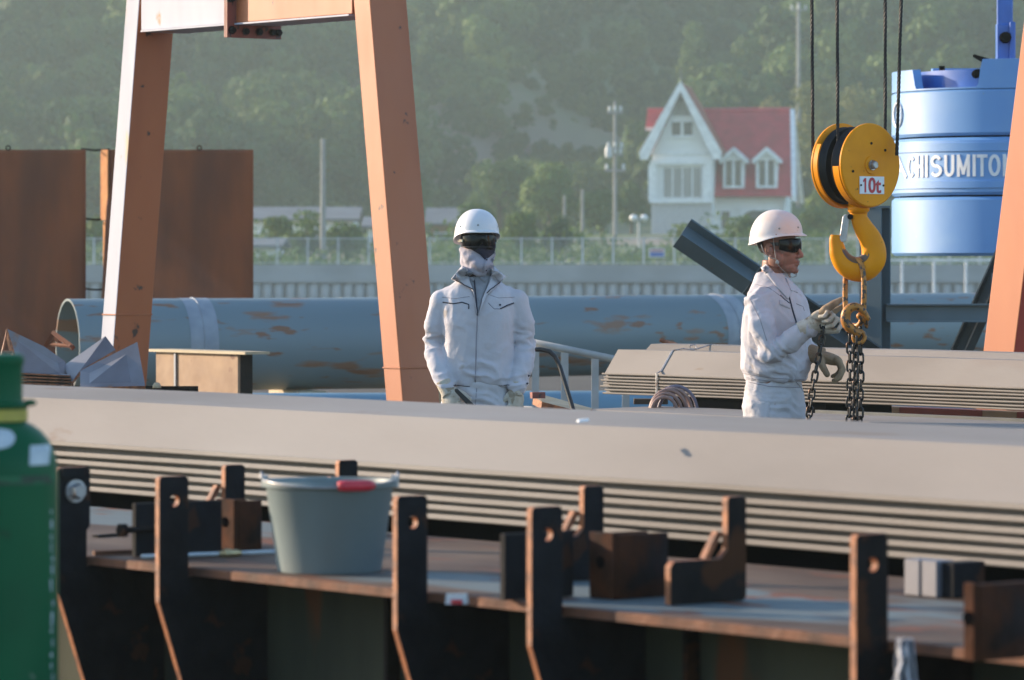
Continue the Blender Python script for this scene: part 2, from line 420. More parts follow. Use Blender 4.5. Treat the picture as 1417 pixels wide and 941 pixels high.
at = fm.attributes.new('ro', 'FLOAT', 'POINT'); at.data.foreach_set('value', rots)
fo = bpy.data.objects.new('forest', fm); COL.objects.link(fo); tag(fo, 'dense hazy green woodland covering the whole hillside behind the white house', 'forest'); fo['kind'] = 'stuff'
gn = bpy.data.node_groups.new('forest_scatter', 'GeometryNodeTree')
gn.interface.new_socket('Geometry', in_out='INPUT', socket_type='NodeSocketGeometry'); gn.interface.new_socket('Geometry', in_out='OUTPUT', socket_type='NodeSocketGeometry')
gi = gn.nodes.new('NodeGroupInput'); go = gn.nodes.new('NodeGroupOutput')
ip = gn.nodes.new('GeometryNodeInstanceOnPoints'); ci = gn.nodes.new('GeometryNodeCollectionInfo')
ci.inputs['Collection'].default_value = pc; ci.inputs['Separate Children'].default_value = True; ci.inputs['Reset Children'].default_value = True
na = gn.nodes.new('GeometryNodeInputNamedAttribute'); na.data_type = 'FLOAT'; na.inputs[0].default_value = 'sc'
nb = gn.nodes.new('GeometryNodeInputNamedAttribute'); nb.data_type = 'FLOAT'; nb.inputs[0].default_value = 'ro'
cx = gn.nodes.new('ShaderNodeCombineXYZ')
gn.links.new(gi.outputs[0], ip.inputs['Points']); gn.links.new(ci.outputs[0], ip.inputs['Instance']); ip.inputs['Pick Instance'].default_value = True
gn.links.new(nb.outputs[0], cx.inputs[2]); gn.links.new(cx.outputs[0], ip.inputs['Rotation']); gn.links.new(na.outputs[0], ip.inputs['Scale'])
gn.links.new(ip.outputs[0], go.inputs[0])
md = fo.modifiers.new('scatter', 'NODES'); md.node_group = gn

# individual trees and bushes near the shore and the house
def tree(px, top, base, D, wpx, label, m=None, seed=0, leaf=.2, n=1500, cat='tree', group=None, trunk=True):
    gz = HZ((px-708.5)/F*D, D)
    X = (px-708.5)/F*D; zt = CZ - (top-HY)/F*D; rad = wpx/2/F*D
    h = zt - gz
    r = empty('broadleaf_tree' if cat == 'tree' else 'bush', (X, D, gz), 0, label, cat, group)
    ch = h*(.78 if cat == 'tree' else .98)
    me = crown_mesh('crown', 16, n, rad*1.05, ch*.82, leaf, seed); me.materials.append(m or M_leafl)
    link('crown' if cat == 'tree' else 'foliage', me, r, (0,0,h-ch*1.02))
    trunk_mb(h*.72, .05+rad*.04, rad, seed).obj('trunk' if cat == 'tree' else 'stem', M_bark, r)
    return r
TR = [
 (385,288,338,186,60,'light green bush before the grey roof, left of the pole',M_leafl,'bush'),
 (425,292,338,184,70,'bushy green shrub at the foot of the tall bare pole',M_leafl,'bush'),
 (478,300,338,183,64,'low yellow green shrub right of the pole, behind the fence',M_leafl,'bush'),
 (128,300,345,184,50,'green bush seen between the two rusty plates',M_leafl,'bush'),
 (660,282,340,190,70,'green tree behind the helmet of the masked worker',M_leafl,'tree'),
 (720,292,340,186,66,'pale green shrub right of the masked worker, behind the fence',M_leafl,'bush'),
 (770,298,342,188,60,'dark rounded shrub behind the fence, before the thin posts',M_leaf,'bush'),
 (760,235,330,240,110,'dense tree on the slope left of the pole with insulators',M_leaf,'tree'),
 (690,215,330,262,120,'broad dark tree above the masked worker on the lower slope',M_leaf,'tree'),
 (832,262,330,238,70,'mid green tree at the foot of the pole with insulators',M_leaf,'tree'),
 (873,250,325,248,46,'slim dark tree touching the left wall of the white house',M_leaf,'tree'),
 (1125,285,335,215,64,'bright green bush right of the white house, behind the helmet',M_leafl,'bush'),
 (1150,262,335,244,80,'green tree beyond the yellow hook, right of the house',M_leafl,'tree'),
 (1128,92,300,288,120,'tree with pale yellow crown behind the right end of the red roof',M_leafy,'tree'),
 (1188,112,300,292,120,'tree with pale yellow crown behind the hoist sheaves',M_leafy,'tree'),
 (1066,118,290,286,76,'pale tree showing above the ridge of the red roof',M_leafy,'tree'),
 (965,20,260,345,70,'dark round tree standing alone above the gable of the house',M_leaf,'tree'),
 (560,235,330,250,90,'dark tree showing right of the tall bare pole',M_leaf,'tree'),
 (1030,302,332,200,70,'low green hedge below the red roofed house',M_leafl,'bush'),
 (955,312,332,199,60,'low green hedge before the stone wall of the house',M_leafl,'bush'),
]
for i, (px, tp, bs, D, wp, lb, mm, ct) in enumerate(TR):
    tree(px, tp, bs, D, wp, lb, mm, 100+i, leaf=.16 if D < 220 else .26, n=2600 if ct == 'tree' else 1500, cat=ct)

gc_ = MB(); rg_ = random.Random(21)
for k in range(26000):
    x = rg_.uniform(-26, 30); y = rg_.uniform(154, 205)
    dn = noise.noise(Vector((x*.25, y*.12, 4)))
    if dn < -.12: continue
    p = Vector((x, y, HZ(x, y) - .2 + (dn+.35)*rg_.random()**.7*2.1*(.6+.4*(y-150)/50)))
    n_ = Vector((rg_.gauss(0,1), rg_.gauss(0,1)-.4, rg_.gauss(0,1)+.4)).normalized(); t_ = n_.orthogonal().normalized(); b_ = n_.cross(t_); q_ = rg_.uniform(.12, .3)
    gc_.bm.faces.new([gc_.bm.verts.new(p+t_*q_*a+b_*q_*c) for a, c in ((-.5,-.1),(0,-.45),(.5,.05),(.1,.5))])
o = gc_.obj('undergrowth', M_leafl, normals=False, kind='stuff'); tag(o, 'low green undergrowth along the bank behind the wire fence', 'undergrowth')
# seawall: parapet, cap and a row of wave blocks, every block its own part
sw = empty('seawall', (0,150,0)); sw['kind'] = 'structure'
z0 = CZ - (366-HY)/F*150; z1 = CZ - (386-HY)/F*150; z2 = CZ - (414-HY)/F*150
MB().box((-220,.3,-1),(220,1.6,z0)).obj('parapet', M_conc, sw)
MB().box((-220,.1,z1-.14),(220,.298,z1+.02)).obj('ledge', M_conc, sw)
blk = MB()
def bf(u, v):
    a = -PI*.5 + PI*u
    q = math.sin(PI*v)**.5 if 0 < v < 1 else 0
    return Vector((.175*math.sin(a), -.22*math.cos(a)*(.35+.65*q), (z2-.9) + (z1-.15-(z2-.9))*v))
blk.grid(10, 10, bf)
blm = blk.mesh('block', smooth=True); blm.materials.append(M_concd)
MB().box((-220,.302,-1),(220,.304,z1-.2)).obj('backing', M_concd, sw)
for i in range(150):
    link('block', blm, sw, (-31.6+.42*i, .3, 0), (0,0,0), (1,1,1+.02*math.sin(i*3.3)))
b = MB()
for i in list(range(-120,0)) + list(range(150,270)):
    pass
# wire fence along the top of the seawall
fn = empty('wire_fence', (0,151,z0), 0, 'pale wire mesh fence with white posts on top of the seawall', 'fence')
pm = MB().box((-.035,-.035,0),(.035,.035,1.0)).mesh('post'); pm.materials.append(M_galv)
for i in range(-32, 33): link('post', pm, fn, (i*1.12+.35, 0, 0))
rm = MB(); rm.box((-36,-.02,.93),(36,.02,.97)); rm.box((-36,-.02,.05),(36,.02,.085)); rm.obj('rail', M_galv, fn)
wm = MB()
for i in range(-36*8, 36*8): wm.box((i/8.,-.006,.08),(i/8.+.012,.006,.93))
for j in range(1, 8): wm.box((-36,-.005,.08+j*.105),(36,.005,.09+j*.105))
wm.obj('wire_mesh', M_galv, fn, kind='stuff')
# white guard rail in front of the wall at the right
gr = empty('guard_rail', (0,138,0), 0, 'low white guard rail under the blue counterweight, along the seawall', 'rail')
zr = CZ - (358-HY)/F*138
MB().box((11.8,-.05,zr-.08),(21,.05,zr)).obj('rail', M_trim, gr)
pm = MB().box((-.04,-.04,0),(.04,.04,zr-.082)).mesh('post'); pm.materials.append(M_trim)
for k in range(9): link('post', pm, gr, (12.0+k*1.07, 0, 0))
# red and blue notice board on the far fence
nb_ = empty('notice_board', P(909,350,149.5), 0, 'small blue and white notice board on the fence below the house', 'sign')
MB().box((-.28,-.02,-.16),(.28,.02,.16)).obj('board', M_letter, nb_)
MB().box((-.25,-.026,-.13),(.25,-.022,.02)).obj('panel', M_blued, nb_)
MB().box((-.25,-.026,.04),(.25,-.022,.13)).obj('panel', mat('faded pink print', (.5,.25,.28), rough=.6), nb_)

# far low buildings
def lowhouse(px0, px1, ytop, yeave, ybase, D, label, wallm=M_wallw):
    a = P(px0, yeave, D); b = P(px1, yeave, D); zt = CZ-(ytop-HY)/F*D; gz = HZ((a.x+b.x)/2, D)-.5; Wd = b.x-a.x
    r = empty('low_house', ((a.x+b.x)/2, D, gz), 0, label, 'house')
    MB().box((-Wd/2+.3,0,0),(Wd/2-.3,6,a.z-gz)).obj('wall', wallm, r)
    rb = MB(); H = a.z-gz; T = zt-gz
    rb.prism([(-.5,H),(3,T),(6.5,H),(6.5,H+.12),(3,T+.14),(-.5,H+.12)], lambda y, z, d: Vector((d, y, z)), -Wd/2, Wd/2)
    rb.obj('roof', M_rooff, r)
    wf = MB().box((-Wd*.3,-.04,H*.3),(-Wd*.3+1.4,-.002,H*.75)).obj('window', M_trim, r)
    MB().box((-Wd*.3+.1,-.06,H*.34),(-Wd*.3+1.3,-.042,H*.71)).obj('pane', M_glass, wf)
lowhouse(330, 498, 289, 306, 340, 205, 'low building with long grey roof behind the green bushes at left')
lowhouse(500, 560, 303, 316, 345, 200, 'small pale shed with grey roof half hidden by the orange gantry leg')
lowhouse(588, 650, 290, 312, 345, 215, 'small house with grey pitched roof left of the masked worker', M_box)
lowhouse(345, 392, 333, 343, 366, 172, 'white shed low behind the fence at the left')

# utility poles
def upole(px, ytop, ybase, D, r, label, arms=(), cat='pole', group=None):
    p = P(px, ytop, D); gz = HZ(p.x, D) - .5
    e = empty('utility_pole', (p.x, D, gz), 0, label, cat, group)
    MB().tube([(0,0,0),(0,0,p.z-gz)], [r, r*.7], 10).obj('pole', M_pole, e)
    for k, (ya, wd, n) in enumerate(arms):
        z = CZ-(ya-HY)/F*D - gz
        MB().box((-wd/2,-r-.1,z-.06),(wd/2,-r-.005,z+.06)).obj('crossarm', M_pole, e)
        im = MB().lathe([(0,0),(.07,0),(.10,.08),(.06,.14),(.09,.2),(.05,.28),(0,.28)], 8).mesh('insulator', smooth=True); im.materials.append(M_insul)
        for q in range(n): link('insulator', im, e, (-wd/2+.1+(wd-.2)*q/(n-1), -r-.05, z+.06))
    return e
upole(447, 192, 330, 175, .14, 'tall bare grey pole left of the orange gantry leg')
e = upole(851, 140, 320, 220, .12, 'power pole with insulators between masked worker and house', [(156,.8,3),(206,.9,3),(214,.8,3),(236,1.1,2)])
MB().lathe([(0,0),(.17,0),(.18,.1),(.18,.45),(.15,.55),(0,.55)], 12, c=(-.35,-.2,CZ-(218-HY)/F*220-HZ(P(851,0,220).x,220)+.5)).obj('transformer', M_insul, e, smooth=40)
upole(1105, 3, 200, 300, .19, 'tall pale pole on the hill above the red roof', [(14,1.2,3)])
upole(781, 270, 330, 200, .09, 'short thin grey post left of the power pole')
upole(806, 262, 330, 200, .10, 'dark thin post nearest the power pole on its left')
# street lamp by the house
lp = empty('street_lamp', (P(884,330,196).x, 196, HZ(P(884,330,196).x,196)), 0, 'street lamp with two white globes left of the house', 'lamp')
lz = CZ-(303-HY)/F*196 - HZ(P(884,330,196).x,196)
MB().tube([(0,0,0),(0,0,lz)], .05, 8).tube([(-.25,0,lz),(.25,0,lz)], .03, 6).obj('post', M_galv, lp)
gm = MB().ell((0,0,0), (.19,.19,.16)).mesh('globe', smooth=True); gm.materials.append(M_trim)
link('globe', gm, lp, (-.25,0,lz+.05)); link('globe', gm, lp, (.25,0,lz+.05))

# ------------------------------------------------------------------ the white house with red roof
HD = 262.0
U = HD/F
hx = lambda px: (px-943)*U
hz0 = HZ((943-708.5)*U, HD) - .6
hz = lambda py: CZ-(py-HY)*U - hz0
H = empty('gabled_house', ((943-708.5)*U, HD, hz0), R(-7), 'white house with steep front gable, red tiled roof and two dormers', 'house')
XY = lambda x, z, d: Vector((x, d, z))
# main block behind the gable wing
MB().box((hx(903), 2.6, 0), (hx(1083), 9.6, hz(270))).obj('wall', M_wallw, H)
# gable wing
MB().prism([(hx(902),0),(hx(986),0),(hx(986),hz(212)),(hx(943),hz(128)),(hx(902),hz(212))], XY, 0, 7).obj('wall', M_wallw, H)
# stone cladding: real courses
st = random.Random(3); nst = 0
stm = [MB().box((-.5,0,-.5),(.5,.06,.5)).mesh('stone_block') for _ in range(1)][0]; stm.materials.append(M_stone)
zc = 0.0
while zc < hz(279):
    hh = st.uniform(.17,.24); xc = hx(901)
    while xc < hx(985):
        ww = min(st.uniform(.35,.8), hx(985)-xc)
        if ww > .1 and zc > hz(345):
            link('stone_block', stm, H, (xc+ww/2, -.06-st.uniform(0,.03), zc+hh/2), (0,0,0), (ww-.03, 1.0, hh-.03))
        xc += ww
    zc += hh
MB().box((hx(899),-.35,hz(281)),(hx(986),-.002,hz(277))).obj('balcony_ledge', M_trim, H)
for px in (903, 979):
    MB().box((hx(px)-.25,-.30,hz(277)+.004),(hx(px)+.25,-.003,hz(228))).obj('pilaster', M_trim, H)
MB().box((hx(900),-.32,hz(228)+.004),(hx(986),-.004,hz(222))).obj('lintel', M_trim, H)
MB().box((hx(902)-.02,-.10,hz(214)),(hx(986)+.02,-.003,hz(210))).obj('string_course', M_trim, H)
# balcony window with curtains
wv = MB().box((hx(917),-.05,hz(275)),(hx(972),-.003,hz(230))).obj('window', M_trim, H)
MB().grid(60, 1, lambda u, v: Vector((hx(919)+(hx(970)-hx(919))*u, -.09+.02*math.sin(u*70), hz(273)+(hz(232)-hz(273))*v))).obj('curtain', M_curt, wv)
for k in range(5):
    x = hx(917)+(hx(972)-hx(917))*k/4
    MB().box((x-.04,-.13,hz(275)+.01),(x+.04,-.11,hz(230)-.01)).obj('mullion', M_trim, wv)
def window(x0, x1, z0, z1, y, par, n=2, arch=False):
    f = MB().box((x0,y-.06,z0),(x1,y-.003,z1)).obj('window', M_trim, par)
    wdt = (x1-x0)/n
    for k in range(n):
        MB().box((x0+wdt*k+.09,y-.085,z0+.09),(x0+wdt*(k+1)-.09,y-.063,z1-.09)).obj('pane', M_glass, f)
    MB().box((x0-.06,y-.16,z0-.07),(x1+.06,y-.004,z0-.005)).obj('sill', M_trim, f)
window(hx(928), hx(960), hz(189), hz(167), 0, H)
window(hx(993), hx(1008), hz(318), hz(290), 2.6, H, 1)
# arched entrance
ar = [(hx(1024),0),(hx(1024),hz(300)),(hx(1028),hz(294)),(hx(1036),hz(291)),(hx(1060),hz(291)),(hx(1068),hz(294)),(hx(1072),hz(300)),(hx(1072),0)]
MB().prism(ar, XY, 2.585, 2.597).obj('doorway', mat('painted porch shade', (.16,.15,.14), rough=.9), H)  # flat dark panel stands in for the shade inside the porch
MB().prism([(hx(1020),0),(hx(1020),hz(288)),(hx(1076),hz(288)),(hx(1076),0),(hx(1072),0),(hx(1072),hz(300)),(hx(1068),hz(294)),(hx(1060),hz(291)),(hx(1036),hz(291)),(hx(1028),hz(294)),(hx(1024),hz(300)),(hx(1024),0)], XY, 2.40, 2.58).obj('arch', M_trim, H)
MB().tube([(hx(1083),2.4,0),(hx(1083),2.4,hz(270))], .14, 8).obj('drainpipe', M_trim, H)
# roof slopes built of overlapping courses
def courses(name, a0, a1, b0, b1, n, m, th=.10, cols=0):
    """a0-a1 eave, b0-b1 ridge"""
    mb = MB(); a0, a1, b0, b1 = map(Vector, (a0, a1, b0, b1))
    nrm = (a1-a0).cross(b0-a0).normalized()
    if nrm.z < 0: nrm = -nrm
    for k in range(n):
        f0, f1 = k/n, min(1, (k+1.25)/n)
        p = [a0.lerp(b0, f0), a1.lerp(b1, f0), a1.lerp(b1, f1), a0.lerp(b0, f1)]
        q = [p[0]+nrm*th, p[1]+nrm*th, p[2]+nrm*th*.3, p[3]+nrm*th*.3]
        V = [mb.bm.verts.new(v) for v in p+q]
        for f in ((0,1,2,3),(4,5,6,7),(0,1,5,4),(1,2,6,5),(2,3,7,6),(3,0,4,7)): mb.face([V[i] for i in f])
    return mb.obj(name, m, H)
RZ, EZ = hz(149), hz(272)
courses('roof', (hx(975),1.6,EZ), (hx(1094),1.6,EZ), (hx(952),6.1,RZ), (hx(1086),6.1,RZ), 26, M_roof)
courses('roof', (hx(884),4.9,hz(172)), (hx(950),4.9,hz(172)), (hx(884),6.1,RZ), (hx(955),6.1,RZ), 6, M_roof)
MB().box((hx(884),4.7,hz(177)),(hx(910),5.0,hz(172.5))).obj('fascia', M_trim, H)
courses('roof', (hx(952),10.6,EZ), (hx(1086),10.6,EZ), (hx(952),6.1,RZ), (hx(1086),6.1,RZ), 26, M_roof)
MB().tube([(hx(884),6.1,RZ+.06),(hx(1086),6.1,RZ+.06)], .14, 8).obj('ridge_cap', M_roof, H)
MB().prism([(1.5,EZ-.3),(6.1,RZ-.35),(10.7,EZ-.3),(10.7,EZ+.1),(6.1,RZ+.12),(1.5,EZ+.1)], lambda y,z,d: Vector((hx(1093)-.35*(z-EZ)/(RZ-EZ)+d,y,z)), .03, .32).obj('bargeboard', M_trim, H)
MB().prism([(2.6,EZ-.3),(6.1,RZ-.4),(9.6,EZ-.3)], lambda y,z,d: Vector((d,y,z)), hx(1080), hx(1081)).obj('wall', M_wallw, H)
# wing roof
AP, EV = hz(115), hz(212)
courses('roof', (hx(1000),-.5,EV), (hx(1000),7,EV), (hx(943),-.5,AP), (hx(943),7,AP), 20, M_roofo)
courses('roof', (hx(886),-.5,EV), (hx(886),7,EV), (hx(943),-.5,AP), (hx(943),7,AP), 20, M_roofo)
for sx in (-1, 1):
    MB().prism([(hx(943),AP+.12),(hx(943)+sx*2.62*1.0,EV+.05),(hx(943)+sx*2.55,EV-.42),(hx(943)+sx*2.1,EV-.42),(hx(943),AP-.55)], XY, -.85, -.52).obj('bargeboard', M_trim, H)
MB().tube([(0,-.5,AP),(0,-.5,AP+.9)], [.05,.02], 6).obj('finial', M_rooff, H)
MB().prism([(hx(930),hz(160)),(hx(956),hz(160)),(hx(943),hz(133))], XY, -.04, -.003).obj('vent_panel', M_curt, H)
# dormers
for cxp in (1012.5, 1058.5):
    d = MB(); x0, x1 = hx(cxp-15), hx(cxp+15); zb, zt = hz(260), hz(222)
    d.box((x0,1.85,zb),(x1,5.2,zt)); dm = d.obj('dormer', M_trim, H)
    window(x0+.12, x1-.12, zb+.08, zt+.12, 1.85, dm, 2)
    pr = []
    for k in range(9):
        a = PI*k/8; pr.append((hx(cxp)-.62*math.cos(a), zt+.02+.55*math.sin(a)))
    MB().prism(pr, XY, 1.78, 5.0).obj('arch', M_wallw, dm)
    rf = MB()
    rf.prism([(hx(cxp-20),zt-.15),(hx(cxp-20),zt+.08),(hx(cxp),hz(205)+.1),(hx(cxp+20),zt+.08),(hx(cxp+20),zt-.15),(hx(cxp+17),zt-.15),(hx(cxp),hz(205)-.22),(hx(cxp-17),zt-.15)], XY, 1.5, 5.6)
    rf.obj('roof', M_trim, dm)

# ------------------------------------------------------------------ rusty upright plates behind the pipes
def rust_plate(px0, px1, label, D=42.0, flange=False, ang=.0):
    a, b = P(px0, 207, D), P(px1, 207, D); W = b.x-a.x; T = a.z
    e = empty('rusty_plate', ((a.x+b.x)/2, D, 0), ang, label, 'steel plate')
    zs = 2.68 - (331-207)/F*D
    def fn(u, v):
        x = -W/2 + W*u; z = T*v
        zl = (CZ-(331-HY)/F*D) - (x+W/2 - (.0 if not flange else .62))*0.83     # made-up fold; its tilt puts the diagonal shadow into the shape
        y = .05*math.sin(PI*u)
        if z < zl: y -= (zl-z)*.55
        return Vector((x, y, z))
    pl = MB().grid(40, 60, fn).obj('plate', M_rust, e, smooth=True)
    m = pl.modifiers.new('thick', 'SOLIDIFY'); m.thickness = .03; m.offset = 1
    ex = W*.13 if flange else .0
    MB().tube([(ex+.022*math.cos(t), -.02, T+.016+.022*math.sin(t)) for t in [2*PI*k/12 for k in range(12)]], .009, 6, closed=True).obj('lifting_eye', M_darkp, e)
    if flange:
        fq = lambda x,y,d: Vector((x,y,d)); mo = mat('rust with sun tint', (.46,.19,.05), (.36,.13,.03), rough=.8, scale=8)  # flange brighter than the plate rust, sunlight put into its colour
        MB().prism([(-W/2-.004,-.05),(-W/2-.09,.10),(-W/2-.08,.11),(-W/2+.006,-.04)], fq, T-.72, T).obj('flange', mo, e)
        MB().prism([(-W/2-.004,-.05),(-W/2-.06,.05),(-W/2-.05,.06),(-W/2+.006,-.04)], fq, 0, T-.73).obj('flange', mo, e)
    return e
rust_plate(-95, 118, 'rusty upright steel plate at the far left, behind the pipe mouth')
rust_plate(150, 350, 'rusty upright steel plate with bright edge, behind the left gantry leg', flange=True)
w_ = MB()
for yy_ in (207, 303, 400): w_.tube([P(112,yy_-1,42.1), P(132,yy_+1,42.1), P(152,yy_,42.1)], .011, 5)
tag(w_.obj('tie_wire', M_darkp), 'thin tie wires joining the two upright rusty plates', 'wire')

# ------------------------------------------------------------------ big pipes
def pipe(D0x, ang, x0, length, r, ztop, label, bands, m=M_pipe, segs=64):
    e = empty('steel_pipe', (x0, D0x, ztop-r), ang, label, 'pipe')
    b = MB(); n = segs; L_ = length; N = 40
    X = lambda x, rr, k: Vector((x, rr*math.cos(2*PI*k/n), rr*math.sin(2*PI*k/n)))
    rings = [[X(L_*i/N, r, k) for k in range(n)] for i in range(N+1)] + [[X(L_, r-.018, k) for k in range(n)]] + [[X(0, r-.018, k) for k in range(n)]]
    rings.append(rings[0]); b.loft(rings, cap=False)
    o = b.obj('shell', m, e, smooth=40)
    for x, wd in bands:
        q = MB(); q.loft([[X(x, r+.003, k) for k in range(n)], [X(x+wd, r+.003, k) for k in range(n)]], cap=False); q.obj('weld_band', M_band, e, smooth=True)
        q = MB(); q.tube([X(x+wd/2, r+.004, k) for k in range(n)], .007, 6, closed=True); q.obj('weld_seam', M_band, e, smooth=True)
    for x in (length*.15, length*.55, length*.9):
        MB().box((x-.12,-r*1.1,-(ztop-r)),(x+.12,r*1.1,-r-.003)).obj('saddle', M_wood, e)
    return e
a = P(70, 413, 35.2)
pipe(35.2+.05, R(21), a.x+.14, 3.75, .40, CZ-(413.5-HY)/F*35.2, 'big blue grey pipe at left with open end and rust streaks', [(.98,.25)])
a = P(470, 408, 37.5)
pipe(37.6, R(41), a.x, 11.5, .385, CZ-(408.5-HY)/F*40.0, 'big blue grey pipe running behind both workers to the right', [(4.55,.32)])
pipe(33.0, R(3), P(655,0,33).x, 4.0, .17, CZ-(541-HY)/F*33, 'small light blue pipe lying low between the workers', [], m=mat('light blue pipe paint', (.16,.30,.40), rough=.5, scale=2))
pipe(30.5, R(3), P(205,0,30.5).x, 2.1, .17, CZ-(544-HY)/F*30.5, 'small light blue pipe below the big pipe at left', [], m=MATS['light blue pipe paint'])

# ------------------------------------------------------------------ gantry frames
def leg(corner, slope, z0, z1, wF, wS, mF, mS, parent, org):
    """box column; corner(z)= right front edge, runs along E1 by slope*z"""
    b = MB(); rows = []
    Z = [z0 + (z1-z0)*i/12 for i in range(13)]
    for z in Z:
        c = corner + E1*(slope*(z)) ; c = Vector((c.x, c.y, 0)) - org
        rows.append([c + Vector((0,0,z)), c + E2*wS + Vector((0,0,z)), c + E2*wS - E1*wF + Vector((0,0,z)), c - E1*wF + Vector((0,0,z))])
    b.loft(rows)
    o = b.obj('leg', [mF, mS], parent)
    for p in o.data.polygons:
        p.material_index = 0 if p.normal.dot(-E2) > .7 else 1
    return bevel(o, .006)
def edge_line(pxa, pya, pxb, pyb, D0):
    """yard line points at two picture rows -> (base point at z=0, slope along E1 per metre of z)"""
    A = Lp(pxa, D0); A.z = CZ-(pya-HY)/F*A.y; B = Lp(pxb, D0); B.z = CZ-(pyb-HY)/F*B.y
    sl_ = ((A-B).xy.dot(E1.xy))/(A.z-B.z)
    base = Vector((B.x, B.y, 0)) - E1*(sl_*B.z)
    return base, sl_
GD = 23.2
cR, sR = edge_line(512, 0, 557.5, 555, GD)
cL, sL = edge_line(193, 0, 157, 480, GD)
org = (cR+cL)/2; org.z = 0
G = empty('gantry_crane', org, 0, 'A-shaped orange and chalky white gantry frame left of the masked worker', 'gantry')
leg(cL, sL, 0, 4.2, .155, .275, M_white, M_orange, G, org)
leg(cR, sR, 0, 4.2, .165, .27, M_orange, M_orange, G, org)
zb = 3.01
def sAt(px): return (Lp(px, GD)-cL).xy.dot(E1.xy)
def gbox(s0, s1, t0, t1, z0, z1, name, m, parent, bev=.004):
    b = MB(); M = Matrix(((E1.x, E2.x, 0, cL.x-org.x),(E1.y, E2.y, 0, cL.y-org.y),(0,0,1,0),(0,0,0,1)))
    b.box((s0,t0,z0),(s1,t1,z1), M); return bevel(b.obj(name, m, parent), bev) if bev else b.obj(name, m, parent)
sj = sAt(323)
gbox(sAt(196), sj, -.004, .262, zb, zb+.55, 'beam', M_white, G)
gbox(sj+.034, sAt(488)+.0, -.004, .262, zb, zb+.55, 'beam', M_orange, G)
M_flg = mat('dark red flange paint', (.26,.07,.05), (.17,.045,.035), rough=.6, scale=9, spots=((.04,.03,.03), 20, .6))
fl1 = gbox(sj, sj+.016, -.07, .335, zb-.09, zb+.64, 'flange_plate', M_flg, G, 0)
fl2 = gbox(sj+.018, sj+.034, -.07, .335, zb-.09, zb+.64, 'flange_plate', M_flg, G, 0)
bo = MB(); bo.lathe([(0,.02),(.020,.02),(.022,.0),(.022,-.02)], 6, M=Matrix.Rotation(-PI/2, 3, 'X') )
bom = MB().lathe([(0,.026),(.019,.026),(.021,.02),(.021,0),(.03,0),(.03,-.004),(0,-.004)], 6).mesh('bolt'); bom.materials.append(M_dark)
rotE1 = (E1.to_track_quat('Z','Y')).to_euler()
for t_, z_ in ((-.035,zb-.045),(.065,zb-.05),(.165,zb-.05),(.265,zb-.05),(.31,zb-.05),(-.04,zb+.15),(-.04,zb+.35)):
    v = cL - org + E1*(sj+.034) + E2*t_ + Vector((0,0,z_))
    link('bolt', bom, G, v, rotE1)
gbox(sAt(200), sAt(320), -.03, .29, zb-.012, zb-.002, 'lower_flange', M_wood if False else M_white, G, 0)
gbox(sj+.04, sAt(486), -.02, .285, zb-.012, zb-.002, 'lower_flange', M_white, G, 0)
for c_, s_, wF_, z_ in ((cR, sR, .165, .92), (cL, sL, .155, 1.2)):
    c3_ = c_ - org + E1*(s_*z_)
    MB().tube([c3_+E2*.275+E1*.004+Vector((0,0,z_)), c3_-E2*.004+E1*.004+Vector((0,0,z_)), c3_-E2*.004-E1*wF_+Vector((0,0,z_))], .005, 5).obj('weld_seam', M_orange, G)
for c_, s_ in ((cL, sL), (cR, sR)):
    c2_ = c_ - org
    b = MB(); M = Matrix(((E1.x, E2.x, 0, c2_.x),(E1.y, E2.y, 0, c2_.y),(0,0,1,0),(0,0,0,1)))
    b.box((-.28,-.1,-.0),(.12,.38,.03), M); b.obj('foot_plate', M_orange, G)
# the next gantry at the right edge
cQ, sQ = edge_line(1417, 380, 1403.6, 488, 25.3)
org2 = cQ.copy(); G2 = empty('gantry_crane', org2, 0, 'leaning orange gantry leg at the right edge in front of the blue counterweight', 'gantry')
M_or2 = mat('salmon orange sunlit face', (.47,.15,.055), (.42,.12,.045), rough=.5, scale=3, stretch=(1,1,.3), bump=.04, spots=((.14,.05,.03), 9, .72, 1))
M_or3 = mat('red shaded side face', (.42,.045,.025), (.36,.035,.02), rough=.45, scale=4)  # sunlit front and shaded side of one leg painted as two colours
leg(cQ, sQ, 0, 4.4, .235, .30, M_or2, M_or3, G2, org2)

# ------------------------------------------------------------------ blue grey trestle of H beams
def hbeam(name, p0, p1, wd, h, tf, tw, roll, m, parent):
    p0, p1 = Vector(p0), Vector(p1); a = (p1-p0).normalized()
    ref = Vector((0,1,0)) if abs(a.y) < .9 else Vector((0,0,1))
    n = ref.cross(a).normalized(); d = a.cross(n)
    q = Matrix.Rotation(roll, 3, a); n = q @ n; d = q @ d
    W, Hh = wd/2, h/2
    sec = [(-W,-Hh),(W,-Hh),(W,-Hh+tf),(tw/2,-Hh+tf),(tw/2,Hh-tf),(W,Hh-tf),(W,Hh),(-W,Hh),(-W,Hh-tf),(-tw/2,Hh-tf),(-tw/2,-Hh+tf),(-W,-Hh+tf)]
    b = MB(); b.loft([[p + d*x + n*y for x, y in sec] for p in (p0, p1)])
    b.bm.normal_update(); bmesh.ops.triangulate(b.bm, faces=[f for f in b.bm.faces if len(f.verts) > 4])
    return b.obj(name, m, parent)
TD = 26.6
tb = P(1205, 0, TD); T = empty('steel_trestle', (tb.x, TD, 0), 0, 'blue grey steel trestle with long diagonal beam behind the bare faced worker', 'trestle')
o3 = Vector((tb.x, TD, 0))
q = lambda px, py, d=TD: P(px, py, d) - o3
cz = q(1211, 288)
hbeam('column', (cz.x, 0, 0), (cz.x, 0, cz.z), .15, .16, .012, .01, R(62), M_teal, T)
MB().box((cz.x-.09,-.09,cz.z+.001),(cz.x+.09,.09,cz.z+.014)).obj('cap_plate', M_teal, T)
